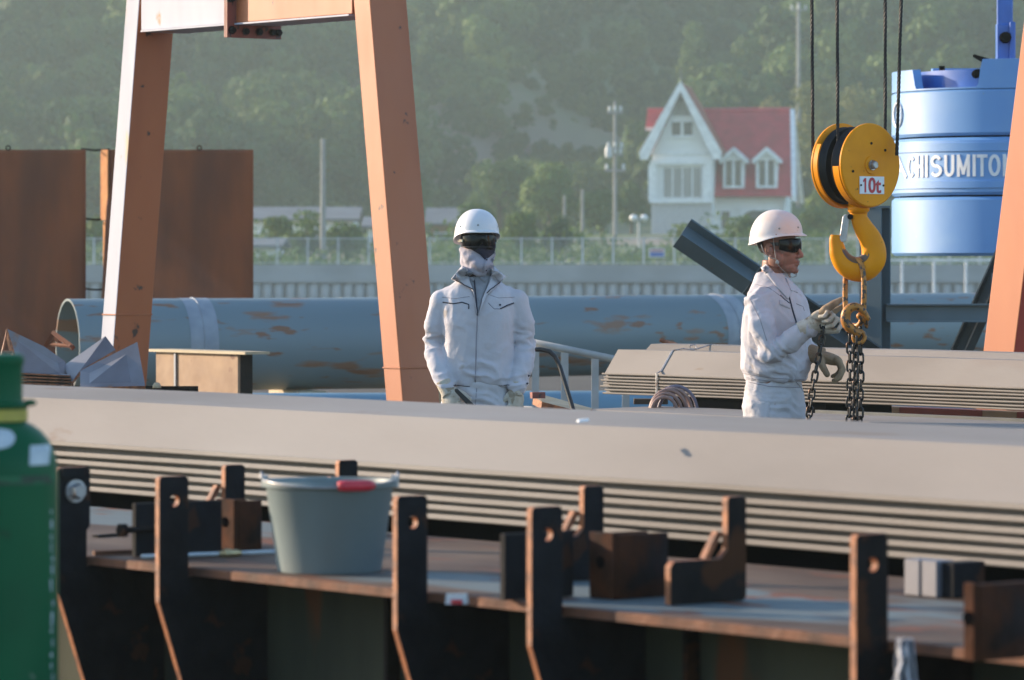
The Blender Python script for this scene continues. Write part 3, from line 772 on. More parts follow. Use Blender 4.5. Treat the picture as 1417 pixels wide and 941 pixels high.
hbeam('crossbeam', q(1226,433), q(1375,433), .12, .118, .01, .01, 0, M_teal, T)
hbeam('crossbeam', q(1090,434), q(1196,434), .12, .118, .01, .01, 0, M_teal, T)
hbeam('diagonal_beam', q(944,322,TD-.3), q(1040,387,TD-.3), .15, .155, .012, .012, R(-38), M_teal, T)
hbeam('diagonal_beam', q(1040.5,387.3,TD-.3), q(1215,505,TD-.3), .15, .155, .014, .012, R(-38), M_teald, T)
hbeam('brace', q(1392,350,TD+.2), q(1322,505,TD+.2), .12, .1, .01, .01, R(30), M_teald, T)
hbeam('column', (q(1396,0).x, .1, 0), (q(1396,0).x, .1, q(0,378).z), .15, .16, .012, .01, R(62), M_teal, T)

# ------------------------------------------------------------------ blue crane with round counterweight
CC = Vector((3.60, 28.9, 0)); CR_ = .935
C_ = empty('crane', CC, 0, 'blue crane with rounded counterweight lettered HITACHI SUMITOMO', 'crane')
zc = lambda py: CZ-(py-HY)/F*28.4
def cyl(name, z0_, z1_, r, m, chamf=.02, cut=None):
    b = MB(); n = 96
    b.lathe([(0,z0_),(r-chamf,z0_),(r,z0_+chamf),(r,z1_-chamf),(r-chamf,z1_),(0,z1_)], n); return b.obj(name, m, C_, smooth=35)
cyl('lower_weight', zc(354), zc(273), CR_-.003, M_blue)
cyl('middle_weight', zc(270.5), zc(191.5), CR_, M_blue)
cyl('upper_weight', zc(189), zc(124), CR_-.002, M_blue)
cyl('joint_gap', zc(350), zc(130), CR_-.06, M_black)
# proud rib and lip around the middle weight
MB().lathe([(CR_-.02,zc(211)),(CR_+.010,zc(210.5)),(CR_+.010,zc(199)),(CR_-.02,zc(198))], 96).obj('rib', M_blue, C_, smooth=35)
MB().lathe([(CR_-.02,zc(262)),(CR_+.010,zc(261)),(CR_+.010,zc(252)),(CR_-.02,zc(251))], 96).obj('rib', M_blue, C_, smooth=35)
# raised rim with the recess on top: rim height varies around the front
def rimtop(ph):   # ph = angle from facing camera, negative = left
    d = math.degrees(ph); 
    px = 708.5 + F*(CC.x+CR_*math.sin(ph))/(CC.y-CR_*math.cos(ph))
    if px < 1262: return zc(96)
    if px < 1352:
        f = min(1, (px-1262)/4.); return zc(96 + 27*f)
    f = min(1, (px-1352)/7.); f = f*f*(3-2*f); return zc(123-38*f)
b = MB(); n = 360
ro, ri = [], []
V0, V1, V2, V3 = [], [], [], []
for k in range(n+1):
    ph = -PI*.93 + PI*1.86*k/n; dr = Vector((math.sin(ph), -math.cos(ph), 0)); t = rimtop(ph)
    V0.append(dr*(CR_-.004)+Vector((0,0,zc(125)))); V1.append(dr*(CR_-.004)+Vector((0,0,t)))
    V2.append(dr*(CR_-.07)+Vector((0,0,t+.004))); V3.append(dr*(CR_-.07)+Vector((0,0,zc(125))))
b.loft([V0,V1,V2,V3], close=False); b.obj('rim', M_blue, C_, smooth=30)
b = MB(); b.lathe([(CR_-.16,zc(126)),(CR_-.16,zc(97)),(0,zc(97))], 72); b.obj('recess_wall', M_blued, C_, smooth=30)
b = MB(); b.lathe([(0,zc(90)-.002),(.02,zc(90)),(.02,zc(90)-.05)], 10, c=(-.62,-.35,0)); 
b.obj('lifting_socket', M_black, C_)
MB().tube([(-.42,-.66,zc(104)),(-.42,-.80,zc(104))], [.03,.03], 12).obj('lifting_hole', M_black, C_)
b = MB(); b.box((-.66,-.12,zc(96)),(-.30,.0,zc(91))); b.obj('cover_plate', M_blue, C_)
# lettering wrapped round the middle weight
def text_mesh(txt, size, ext=.004, offset=.0, sx=1.0):
    cu = bpy.data.curves.new('lettering', 'FONT'); cu.body = txt; cu.size = size; cu.extrude = ext; cu.offset = offset; cu.space_character = 1.0; cu.resolution_u = 3
    o = bpy.data.objects.new('lettering', cu); COL.objects.link(o)
    dg = bpy.context.evaluated_depsgraph_get(); me = bpy.data.meshes.new_from_object(o.evaluated_get(dg))
    bpy.data.objects.remove(o); return me
def arc(cx_, cy_, rx, ry, a0, a1, n=14): return [(cx_+rx*math.cos(R(a0+(a1-a0)*k/n)), cy_+ry*math.sin(R(a0+(a1-a0)*k/n))) for k in range(n+1)]
GL = {'H':[[(0,0),(0,1)],[(1,0),(1,1)],[(0,.5),(1,.5)]], 'I':[[(.5,0),(.5,1)]], 'T':[[(.5,0),(.5,1)],[(-.08,1),(1.08,1)]],
 'A':[[(-.05,0),(.5,1)],[(1.05,0),(.5,1)],[(.2,.33),(.8,.33)]], 'C':[arc(.5,.5,.5,.5,45,315)], 'O':[arc(.5,.5,.5,.5,0,360,24)],
 'U':[[(0,1),(0,.35)]+arc(.5,.33,.5,.33,180,360)+[(1,.35),(1,1)]], 'M':[[(0,0),(0,1)],[(1,0),(1,1)],[(0,1),(.5,.12)],[(1,1),(.5,.12)]],
 'S':[arc(.5,.755,.46,.245,25,270)[:]+arc(.5,.255,.5,.255,90,-155)]}
pxA = lambda px: math.asin(max(-.999, min(.999, ((px-708.5)/F*28.25 - CC.x)/CR_)))
ad = R(1)
LT = [('H',R(-103),R(-96.5)),('I',R(-93.5),R(-92)),('T',R(-90.5),R(-84)),('A',R(-82.5),pxA(1260)),('C',pxA(1262),pxA(1270.5)),('H',pxA(1272.5),pxA(1280.5)),('I',pxA(1283),pxA(1286)),
 ('S',pxA(1289.5),pxA(1303.5)),('U',pxA(1306.5),pxA(1319)),('M',pxA(1322.5),pxA(1339)),('I',pxA(1342.5),pxA(1346.5)),('T',pxA(1348.5),pxA(1361)),('O',pxA(1363),pxA(1379)),('M',pxA(1382),pxA(1400.5)),('O',pxA(1404),pxA(1421))]
zb_, hh_ = zc(245.5), .150; sw_ = .0112
for ch, p0, p1 in LT:
    b = MB(); wa = (p1-p0)*CR_
    x0_, wd_ = (p0*CR_+sw_, wa-2*sw_) if ch != 'I' else (p0*CR_, wa)
    for si, st_ in enumerate(GL[ch]):
        pts_ = [Vector((x0_+u*wd_, sw_+v*(hh_-2*sw_))) for u, v in st_]
        fine = []
        for a_, c_ in zip(pts_, pts_[1:]):
            k_ = max(1, int((c_-a_).length/.02)); fine += [a_.lerp(c_, q_/k_) for q_ in range(k_)]
        fine.append(pts_[-1]); rg = []
        for k, p in enumerate(fine):
            if ch == 'O': t_ = fine[(k+1) % (len(fine)-1)] - fine[(k-1) % (len(fine)-1)]
            else: t_ = fine[min(k+1, len(fine)-1)] - fine[max(k-1, 0)]
            t_.normalize(); n_ = Vector((-t_.y, t_.x))*sw_
            if k in (0, len(fine)-1) and ch not in 'O': p = p + t_*(sw_ if k else -sw_)*(1 if ch not in 'CS' else 0)
            e_ = .0003*si
            c4 = [(p+n_, -.004), (p+n_, .006+e_), (p-n_, .006+e_), (p-n_, -.004)]
            rg.append([Vector(((CR_+d_)*math.sin(q_.x/CR_), -(CR_+d_)*math.cos(q_.x/CR_), zb_+q_.y)) for q_, d_ in c4])
        b.loft(rg)
    b.obj('letter', M_letter, C_)
# round crest mark at the far left of the upper weight
ph = R(-77); dr = Vector((math.sin(ph), -math.cos(ph), 0)); tx = Vector((math.cos(ph), math.sin(ph), 0))
MB().tube([dr*(CR_+.003)+tx*(.085*math.cos(2*PI*k/24))+Vector((0,0,zc(157)+.085*math.sin(2*PI*k/24))) for k in range(24)], .008, 6, closed=True).tube([dr*(CR_+.003)+tx*.0+Vector((0,0,zc(157)-.06)),dr*(CR_+.003)+Vector((0,0,zc(157)+.06))], .007, 6).obj('crest', M_letter, C_)
# upright link arms with a pin, boom base, body and tracks beyond the edge of the picture
ln = MB(); xm = (1393-708.5)/F*28.5-CC.x
ln.box((xm-.055,-.30,zc(90)),(xm+.055,-.20,zc(30)-.0)); ln.box((xm-.05,-.27,zc(36)),(xm+.06,-.23,zc(-420))); ln.box((xm+.03,-.34,zc(88)),(xm+.07,-.16,zc(28)))
bevel(ln.obj('link_arm', M_blued, C_), .01)
MB().lathe([(0,.05),(.035,.05),(.04,.04),(.04,-.04),(0,-.04)], 10, c=(xm-.0,-.31,zc(50)), M=Matrix.Rotation(PI/2,3,'X')).obj('pin', M_black, C_, smooth=35)
MB().loft([[Vector((xm-.20,-.2,zc(72))),Vector((xm-.20,-.1,zc(72))),Vector((xm-.20,-.1,zc(75)))],[Vector((xm-.07,-.2,zc(80))),Vector((xm-.07,-.1,zc(80))),Vector((xm-.07,-.1,zc(90)))]]).obj('bracket', M_black, C_)
bb = MB(); bb.box((.55,.0,1.3),(3.6,3.2,2.3)); bevel(bb.obj('deck_house', M_blue, C_), .04)
MB().box((.9,.3,2.3),(2.0,1.6,3.1)).obj('engine_cover', M_blued, C_)
MB().lathe([(0,.75),(.9,.75),(.9,1.298),(0,1.298)], 32, c=(2.4,1.6,0)).obj('slew_ring', M_dark, C_)
for yy_ in (.1, 2.5):
    MB().prism([(1.0,.35),(1.3,.02),(4.6,.02),(4.9,.35),(4.6,.74),(1.3,.74)], lambda x,z,d: Vector((x,d,z)), yy_, yy_+.6).obj('crawler_track', M_black, C_)
MB().box((1.6,.71,.3),(4.0,2.49,.74)).obj('car_body', M_blued, C_)

# ------------------------------------------------------------------ rusted box beam and folded plates at left
bx0 = Lp(216, 25.2); 
B = empty('box_section', (bx0.x, bx0.y, 0), RY, 'brownish rusted steel box with thin top plate beside the left gantry leg', 'steel box')
zt = CZ-(487-HY)/F*bx0.y; Ln = (Lp(329,25.2)-bx0).xy.dot(E1.xy)
MB().box((0,0,.1),(Ln,.02,zt)).obj('side_plate', M_box, B)
MB().box((Ln*.24,-.012,.1),(Ln*.24+.02,-.002,zt-.002)).obj('weld_seam', M_band, B)
MB().box((Ln-.012,.021,.1),(Ln,.12,zt)).obj('end_plate', M_darkp, B)
MB().box((-.06,-.03,zt+.002),(Ln+.13,.17,zt+.020)).obj('top_plate', M_wood, B)
MB().box((.1,.03,0),(Ln-.1,.11,.099)).obj('skid', M_black, B)

def plate(name, pts, th, m, label, lit=True):
    b = MB(); c = sum(pts, Vector())/len(pts); c.z = min(p.z for p in pts)
    nrm = Vector((0,0,0))
    for i in range(len(pts)): nrm += (pts[i]-c).cross(pts[(i+1)%len(pts)]-c)
    nrm.normalize()
    A = [b.bm.verts.new(p-c) for p in pts]; Bv = [b.bm.verts.new(p-c+nrm*th) for p in pts]
    b.face(A); b.face(list(reversed(Bv)))
    for i in range(len(pts)):
        f = b.face([A[i],Bv[i],Bv[(i+1)%len(pts)],A[(i+1)%len(pts)]]); 
        if f: f.material_index = 1
    o = b.obj(name, [m, M_cut], loc=c); tag(o, label, 'steel plate'); return o
D_ = 24.6
plate('cut_plate', [P(10,455,D_-.25), P(62,480,D_+.1), P(90,500,D_+.25), P(96,523,D_+.05), P(24,520,D_-.3)], .02, M_mill, 'bluish cut steel plate with peaked corner, leftmost in the scrap pile')
for k in range(4):
    plate('cut_plate', [P(22-4*k,517.5+4.4*k,D_-.35), P(96+2*k,521.5+4.2*k,D_-.15), P(100,519+4.2*k,D_+.3), P(40,515+4.2*k,D_+.3)], .009, M_mill, 'flat steel plate %s in the low stack under the peaked plate' % ('on top','second from top','third from top','at the bottom')[k])
plate('cut_plate', [P(88,506,D_+.2), P(146,465,D_+.35), P(160,484,D_+.3), P(112,512,D_-.05), P(98,530,D_-.15)], .02, M_mill, 'bluish plate leaning behind the square end plate')
plate('cut_plate', [P(111,513,D_-.25), P(190,473,D_-.1), P(201,534,D_-.45), P(111,536,D_-.55)], .022, M_mill, 'bluish four cornered plate leaning at the foot of the gantry leg')
o = MB().tube([P(1,500,D_-.4), P(10,456,D_-.3), P(21,499,D_-.4)], .012, 4).tube([P(4,487,D_-.4), P(17,487,D_-.4)], .01, 4).obj('angle_bracket', M_cut); tag(o, 'small bright edged triangular bracket at the left frame edge', 'bracket')
o = MB().tube([P(63,480,27.5), P(74,461,27.4), P(101,481,27.2)], .02, 4).tube([P(74,463,27.6), P(86,480,27.6)], .014, 4).tube([P(66,476,27.5), P(98,479,27.2)], .012, 4).obj('rusty_bracket', M_rust); tag(o, 'small rusty triangular bracket before the open pipe mouth', 'bracket')
rk = MB().box((-1.1,-.5,0),(.75,.5,.80-.02)); o = rk.obj('timber_crib', M_black, loc=(P(90,0,D_).x, D_+.1, 0)); tag(o, 'dark crib under the bluish cut plates', 'support')
MB().box((-1.12,-.52,-.3),(-1.0,.52,-.2)).bm.free()
o = MB().lathe([(0,0),(.026,0),(.024,.015),(.015,.03),(0,.034)], 14, c=P(217,537,24)).obj('small_lamp', M_wood, smooth=True); tag(o, 'small round tan fitting by the foot of the left gantry leg', 'fitting')

# ------------------------------------------------------------------ handrail, bent bar, timber
Hd = 27.2
hr = empty('handrail', P(741,560,Hd)*1.0, 0, 'pale grey sloping handrail between the masked worker and the rear stack', 'handrail'); hr.location.z = 0
ho = hr.location.copy()
qq = lambda px, py, d=Hd: P(px, py, d) - ho
MB().tube([qq(722,471), qq(860,499)], .024, 8).obj('top_rail', M_rail, hr, smooth=True)
for px in (741, 781.5, 823.5, 866):
    zt_ = qq(px, 471+(px-722)*.203).z - .024
    MB().box((qq(px,0).x-.024,-.018,0),(qq(px,0).x+.024,.018,zt_)).obj('post', M_rail, hr)
MB().tube([qq(722,566), qq(880,572)], .02, 8).obj('lower_rail', M_rail, hr, smooth=True)
bb_ = MB().tube([P(728,484,20.6), P(748,483.5,20.6), P(760,486,20.6), P(768,493,20.6), P(775,508,20.6), P(793,566,20.4), P(800,600,20.4)], .0115, 8)
tag(bb_.obj('bent_bar', M_tool, smooth=True), 'thin black bent bar standing right of the masked worker', 'bar')
o = plate('timber_wedge', [P(738,549,21.2), P(747,545,21.25), P(820,565,21.1), P(814,572,21.0), P(750,556,21.1)], .04, M_wood, 'pale timber wedge lying right of the masked worker'); o['category'] = 'timber'
o = MB().box((-.035,-.02,-.012),(.035,.02,.02)).obj('timber_clip', M_flg, loc=P(744,548,21.1), rz=.3); tag(o, 'small dark red clip on the end of the pale timber', 'clip')

# ------------------------------------------------------------------ sheet pile stacks
def sheet(name, loc, prof, length, th, lip, m, label, group, x0=0, dz=0):
    """prof: list of (t, z) of the upper skin, front to back; the front edge carries a thicker interlock lip"""
    b = MB(); n = len(prof)
    top = prof; bot = [(t, z-th) for t, z in prof]
    lipt = [(0, 0), (0, -lip), (.022, -lip)]
    sec = [(t, z) for t, z in top] + list(reversed(bot[1:])) + [(prof[1][0]*.6, -lip+.001), (0.004, -lip), (0, -lip+.004)]
    N = 10
    rings = [[Vector((x0 + length*i/N, t, z+.0016*math.sin(i*1.9+dz*77))) for t, z in sec] for i in range(N+1)]
    b.loft(rings)
    b.bm.normal_update(); bmesh.ops.triangulate(b.bm, faces=[f for f in b.bm.faces if len(f.verts) > 4])
    o = b.obj(name, m, loc=Vector(loc)+Vector((0,0,dz)), rz=RY)
    return tag(o, label, 'sheet pile', group)
ORD = ['topmost', 'second from the top', 'third from the top', 'fourth from the top', 'fifth from the top', 'sixth from the top', 'lowest']
# near stack
nd = Vector((0, 11.6, 0)); zl = CZ - .0512*11.6
base = nd + E1*(-16.0 - nd.dot(E1) + nd.dot(E1)); base = Vector((0,11.6,0)) - E1*6.5; base.z = zl
prof = [(0,0),(.034,-.002),(.160,.130),(.54,.152),(.56,.15),(.70,.02),(.72,.015)]
rr_ = random.Random(11)
for k in range(6):
    kk = 'topmost broad pale sheet pile of the long near stack' if k == 0 else ('lowest' if k == 5 else ORD[k])+' sheet pile in the long near stack before the workers'
    sheet('sheet_pile', base - E2*0 + E2*rr_.uniform(-.003,.004), prof, 10.5, .012, .0165, M_pile, kk, 'sheet piles of the near stack', dz=-.0272*k-(.003 if k else 0))
tr = empty('support_trestle', (base.x, base.y, 0), RY, 'added trestle under the near stack, black to keep its gap dark', 'support')
zt = zl - .0272*5 - .02
MB().box((0,.10,zt-.16),(10.5,.22,zt)).obj('beam', M_black, tr)  # long black beams added to keep light out of the gap
MB().box((0,.48,zt-.16),(10.5,.62,zt)).obj('beam', M_black, tr)
for k in range(6): MB().box((.6+1.8*k,.1,0),(.75+1.8*k,.62,zt-.162)).obj('leg', M_black, tr)
# small white scrap on the stack
sc = ptY(806, 584, zl+.150); o = MB().loft([[Vector((-.018,-.01,0)),Vector((.02,-.004,.002)),Vector((.022,.01,.002)),Vector((-.014,.008,0))],[Vector((-.016,-.008,.006)),Vector((.018,-.002,.010)),Vector((.020,.008,.010)),Vector((-.012,.006,.007))]]).obj('paper_scrap', M_letter, loc=sc, rz=.5); tag(o, 'tiny white scrap lying on the near stack', 'scrap')
# low flat stack behind worker 2
lb = Lp(806, 21.6); lb.z = CZ - .0340*22.5
for k in range(2):
    sheet('sheet_pile', lb + E1*(.05*k), [(0,-.02),(.02,0),(.50,.005),(.57,.0),(.60,-.03)], 5.0, .012, .03, M_pile, ('upper' if k == 0 else 'lower')+' wide flat sheet pile lying low behind the bare faced worker', 'low flat sheet piles', dz=-.034*k)
o = MB().box((.1,.05,0),(5.0,.5,lb.z-.075)).obj('support_block', M_black, loc=(lb.x,lb.y,0), rz=RY); tag(o, 'black bearer under the low flat sheet piles', 'support')
rb_ = Lp(1128, 22.65); o = MB().box((0,0,lb.z-.12),(3.5,.03,lb.z+.012)).obj('dark_rail', M_teald, loc=(rb_.x,rb_.y,0), rz=RY); tag(o, 'long dark steel strip along the rear edge of the low sheet piles', 'rail')
# rear stack
s2 = Lp(833, 23.0); z2_ = CZ - .0266*23
prof2 = [(0,0),(.022,-.001),(.115,.125),(.315,.122),(.35,.152),(.44,.155),(.54,.03),(.56,.03)]
for k in range(7):
    sheet('sheet_pile', Vector((s2.x,s2.y,z2_)) + E2*rr_.uniform(-.003,.003), prof2, 5.2, .008, .0105, M_pile, ('topmost sheet pile of the rear stack, tied with wire' if k == 0 else ORD[k]+' sheet pile in the rear stack'), 'sheet piles of the rear stack', x0=rr_.uniform(-.02,.02), dz=-.0172*k)
zt = z2_-.0172*6-.014
sb = empty('support_trestle', (s2.x, s2.y, 0), RY, 'dark bearers carrying the rear stack of sheet piles', 'support')
MB().box((.55,.04,zt-.07),(1.75,.5,zt)).obj('beam', M_black, sb)
for x in (.6, 1.6, 3.4, 4.8): MB().box((x,.05,0),(x+.12,.5,zt-.072)).obj('leg', M_black, sb)
MB().box((3.3,.04,zt-.07),(5.0,.5,zt-.002)).obj('beam', M_black, sb)
pb = Lp(1205, 24.4); PB = empty('painted_beam', (pb.x, pb.y, 0), RY, 'red and cream painted beam glimpsed under the rear stack at right', 'beam')
zz_ = CZ-(567-HY)/F*pb.y+.02
M_redp = mat('red oxide paint', (.36,.06,.03), rough=.6, scale=6); M_crm = mat('cream orange paint', (.50,.26,.12), rough=.6, scale=6)
xx = 0
for wd, mm in ((.22,M_crm),(.62,M_redp),(.25,M_crm),(.7,M_redp),(1.2,M_redp)):
    MB().box((xx,0,zz_-.18),(xx+wd-.004,.12,zz_)).obj('segment', mm, PB); xx += wd
MB().box((.1,.02,0),(.2,.1,zz_-.182)).obj('leg', M_black, PB); MB().box((2.5,.02,0),(2.6,.1,zz_-.182)).obj('leg', M_black, PB)
# tie wire on the rear stack
def onprof(px, tt, up=.006):
    b0 = Lp(px, 23.0 + tt/.6187); 
    for (t0,z0),(t1,z1) in zip(prof2, prof2[1:]):
        if t0 <= tt <= t1: zz = z0+(z1-z0)*(tt-t0)/max(1e-6,t1-t0); break
    return Vector((b0.x, b0.y, z2_+zz+up))
wpts = [onprof(909,0)-E2*.006-Vector((0,0,.12)), onprof(909,0)-E2*.006, onprof(914,.03,.008), onprof(930,.11,.008), onprof(945,.18,.012), onprof(960,.25), onprof(985,.36)]
wr = MB().tube(wpts, .0032, 5).tube([p+Vector((.006,-.006,.002)) for p in wpts[:5]], .0028, 5)
wr.tube([onprof(955,.2,.03), onprof(962,.24,.035), onprof(964,.22,.012), onprof(955,.21,.012)], .0032, 5, closed=True)
tag(wr.obj('tie_wire', M_steel), 'thin grey tie wire knotted over the rear stack', 'wire')
o = MB().tube([P(913,470,23.6), P(922,474,23.6), P(938,477,23.5)], [.012,.016,.010], 6).tube([P(921,474,23.6),P(925,471,23.6)], .006, 5).obj('rusty_rod', M_cut); tag(o, 'short rusty rod end sticking up behind the rear stack', 'rod')
# hose coil draped beside the rear stack
hc = empty('hose_coil', (Lp(928,22.3).x, Lp(928,22.3).y, lb.z), 0, 'coil of brown and purple hoses hung at the left end of the rear stack', 'hose')
for k, (r, dx, m_) in enumerate(((.070,-.035,M_cable),(.085,-.025,M_cable),(.10,-.012,M_cable),(.105,.010,M_cable),(.088,.022,M_cableg),(.115,.03,M_cableg))):
    MB().tube([(dx+r*.95*math.cos(PI*(1.08-1.16*q_/16)), -.04+.02*k, -.02+r*1.15*max(-.3,math.sin(PI*(1.08-1.16*q_/16)))) for q_ in range(17)], .0095, 8).obj('hose', m_, hc, smooth=True)
o = MB().box((-.10,-.05,0),(.08,.05,.028)).obj('wooden_block', mat('dark brown wood', (.06,.035,.02), rough=.8, scale=6), loc=(P(903,0,21.9).x, 21.9, lb.z+.0), rz=0); tag(o, 'dark brown block at the foot of the hose coil', 'block')
# ------------------------------------------------------------------ hoist block, hook, ropes, sling
BD = 19.0; TH = R(40.5); SC = BD/F
hb = P(1184, 229, BD)
HB = empty('hoist_block', hb, TH, 'yellow orange two sheave hoist block marked 10t with large hook', 'hoist block')
RC = .193
def ydisc(y0, y1, prof_r, m, name, n=64, par=HB, sm=35):
    """lathe about local Y"""
    M = Matrix.Rotation(PI/2, 3, 'X')
    b = MB(); b.lathe(prof_r, n, M=M); return b.obj(name, m, par, smooth=sm)
# (r, h): h along -Y after rotation X+90: (x,y,z)->(x,-z,y)
ydisc(0,0,[(0,.100),(RC-.006,.100),(RC,.094),(RC,.086),(RC-.004,.082),(0,.082)], M_hook, 'cheek_plate')
ydisc(0,0,[(0,-.082),(RC-.002,-.082),(RC+.004,-.086),(RC+.004,-.094),(RC-.002,-.100),(0,-.100)], M_hook, 'cheek_plate')
for yc in (-.043, .043):
    s_ = ydisc(0,0,[(.0,yc+.014),(.05,yc+.014),(.055,yc+.008),(.145,yc+.008),(.150,yc+.026),(.176,yc+.026),(.179,yc+.022),(.160,yc+.006),(.157,yc),(.160,yc-.006),(.179,yc-.022),(.176,yc-.026),(.150,yc-.026),(.145,yc-.008),(.055,yc-.008),(.05,yc-.014),(0,yc-.014)], M_sheave, 'sheave')
    q_ = MB()
    for k in range(6):
        a = PI*k/3; q_.box((.05,-.012,-.006),(.146,.012,.006), Matrix.Translation((0,-yc,0)) @ Matrix.Rotation(a,4,'Y'))
    q_.obj('spoke', M_sheave, s_)
ydisc(0,0,[(0,.08),(.035,.08),(.035,-.08),(0,-.08)], mat('rusty hub', (.28,.10,.03), rough=.7, scale=20), 'hub')
# rim guards on the lower left of each cheek
for ya, yb, a0, a1 in ((-.0825,-.045,R(182),R(290)), (.055,.0815,R(150),R(285))):
    g_ = MB(); n = 30; rg = []
    for k in range(n+1):
        a = a0+(a1-a0)*k/n; c, s_ = math.cos(a), math.sin(a)
        rg.append([Vector((c*(RC+.002), ya, s_*(RC+.002))), Vector((c*(RC+.002), yb, s_*(RC+.002))), Vector((c*(RC-.006), yb, s_*(RC-.006))), Vector((c*(RC-.006), ya, s_*(RC-.006)))])
    g_.loft(rg); g_.obj('rim_guard', M_hook, HB, smooth=30)
ydisc(0,0,[(0,.106),(.040,.106),(.043,.100),(0,.100)], M_hook, 'boss')
ydisc(0,0,[(0,.133),(.014,.133),(.018,.128),(.018,.112),(.024,.112),(.024,.1065),(0,.1065)], M_steel, 'axle_bolt', 12)
# 10t plate
pl = MB(); pl.box((-.078,-.1045,-.133),(.082,-.1005,-.052)); pl = bevel(pl.obj('rating_plate', M_letter, HB), .004)
me = text_mesh('0t', .098, .0008, .0022); me.materials.append(M_red)
wt = max(v.co.x for v in me.vertices)
link('lettering', me, pl, (-wt/2+.018, -.1055, -.126), (PI/2, 0, 0), (1.0,1,1))
MB().prism([(-.048,-.126),(-.038,-.126),(-.038,-.060),(-.047,-.060),(-.057,-.070),(-.057,-.080),(-.048,-.073)], lambda x,z,d: Vector((x,d,z)), -.1063, -.1047).obj('lettering', M_red, pl)
rv = MB().lathe([(0,.003),(.0045,.003),(.005,0),(0,0)], 8, M=Matrix.Rotation(PI/2,3,'X')).mesh('rivet'); rv.materials.append(M_black)
link('rivet', rv, pl, (-.071,-.1047,-.093)); link('rivet', rv, pl, (.075,-.1047,-.093))
sp_ = MB().lathe([(0,.004),(.006,.004),(.006,0),(0,0)], 8, M=Matrix.Rotation(PI/2,3,'X')).mesh('screw'); sp_.materials.append(M_darkp)
for x, z in ((.0,.1),(-.12,-.03),(.09,.07)): link('screw', sp_, HB, (x,-.1005,z))
# hook hangs below, facing the camera: own orientation undone
inv = Matrix.Rotation(-TH, 3, 'Z')
hp = lambda px, py, dy=0: inv @ (Vector(((px-1184)*SC, dy, -(py-229)*SC)))
cl = [(1187,276,14.5),(1188,290,12.5),(1189,302,11.5),(1195,315,13.5),(1204,330,15.5),(1209,345,17),(1208,360,17.5),(1197,371,18),(1182,372,17),(1169,365,15),(1161,353,12.5),(1158,341,10.5),(1156,331,8.5),(1156,325,6)]
hk = MB(); 
pts_ = [Vector(((px-1184)*SC, 0, -(py-229)*SC)) for px, py, r in cl]
# smooth the centreline
def cr(pts, rs, n=4):
    P_, R_ = [], []
    for i in range(len(pts)-1):
        p0 = pts[max(0,i-1)]; p1 = pts[i]; p2 = pts[i+1]; p3 = pts[min(len(pts)-1,i+2)]
        for k in range(n):
            t = k/n
            P_.append(.5*((2*p1)+(p2-p0)*t+(2*p0-5*p1+4*p2-p3)*t*t+(3*p1-p0-3*p2+p3)*t**3)); R_.append(rs[i]+(rs[i+1]-rs[i])*t)
    P_.append(pts[-1]); R_.append(rs[-1]); return P_, R_
pp, rr = cr(pts_, [r*SC for _,_,r in cl], 5)
hk.tube(pp, rr, 20, up=Vector((0,1,0)))
for v in hk.bm.verts: v.co.y *= .78; 
for v in hk.bm.verts: v.co = inv @ v.co
ho_ = hk.obj('hook', M_hook, HB, smooth=True)
wc = MB(); sel = pp[34:62]; rs = rr[34:62]
wt_ = [(p + Vector((0,0,0))) for p in sel]
# worn inside of the bowl: a thin proud shell
ctr = Vector(((1182-1184)*SC, 0, -(343-229)*SC))
rg = []
for p, r in zip(pp[28:64], rr[28:64]):
    n_ = (ctr-p).normalized()
    rg.append([inv @ (p + n_*r*math.cos(a)*1.015 + Vector((0,1,0))*r*.78*math.sin(a)*1.02) for a in [R(d) for d in (-62,-40,-20,0,20,40,62)]])
wc.loft(rg, close=False); wc.obj('worn_bowl', mat('bare worn steel', (.10,.09,.095), (.16,.10,.05), rough=.5, metal=.4, scale=20), HB, smooth=True)
MB().ell(hp(1188,289), (.052,.052,.03)).obj('swivel_nut', M_hook, HB, smooth=True)
lt = MB(); lt.prism([(1170,296),(1177,297),(1175,303),(1171,334),(1162,335),(1161.5,330),(1166,300)], lambda a,b_,d: hp(a,b_,d), -.016, .016); bevel(lt.obj('latch', M_steel, HB), .003)
MB().tube([hp(1176,300,-.026), hp(1176,300,.026)], .013, 12).obj('latch_pin', M_dark, HB, smooth=35)

# ropes: twisted two by geometry? one lay of strands each
def rope(px0, py0, px1, py1, dy, label):
    a = P(px0, py0, BD+dy); b_ = P(px1, py1, BD+dy); d = (b_-a).normalized(); top = a + d*(8.0)
    m = MB(); n = 420
    m.tube([a, top], .0062, 8)
    x = d.orthogonal().normalized(); y = d.cross(x)
    for s_ in range(4):
        m.tube([a + d*(3.2*i/n) + (x*math.cos(i*.55+s_*PI/2)+y*math.sin(i*.55+s_*PI/2))*.0055 for i in range(n+1)], .0032, 4)
    o = m.obj('wire_rope', M_rope); o.data.transform(Matrix.Translation(-a)); o.location = a
    tag(o, label, 'rope', 'wire ropes of the hoist')
rope(1125, 225, 1123.5, 0, .10, 'leftmost black wire rope running up from the hoist block')
rope(1159.5, 215, 1158.5, 0, -.10, 'second black wire rope from the left above the hoist block')
rope(1225, 222, 1225, 0, .09, 'third black wire rope from the left, at the right of the hoist block')
rope(1241, 215, 1247, 0, -.02, 'rightmost black wire rope above the hoist block')

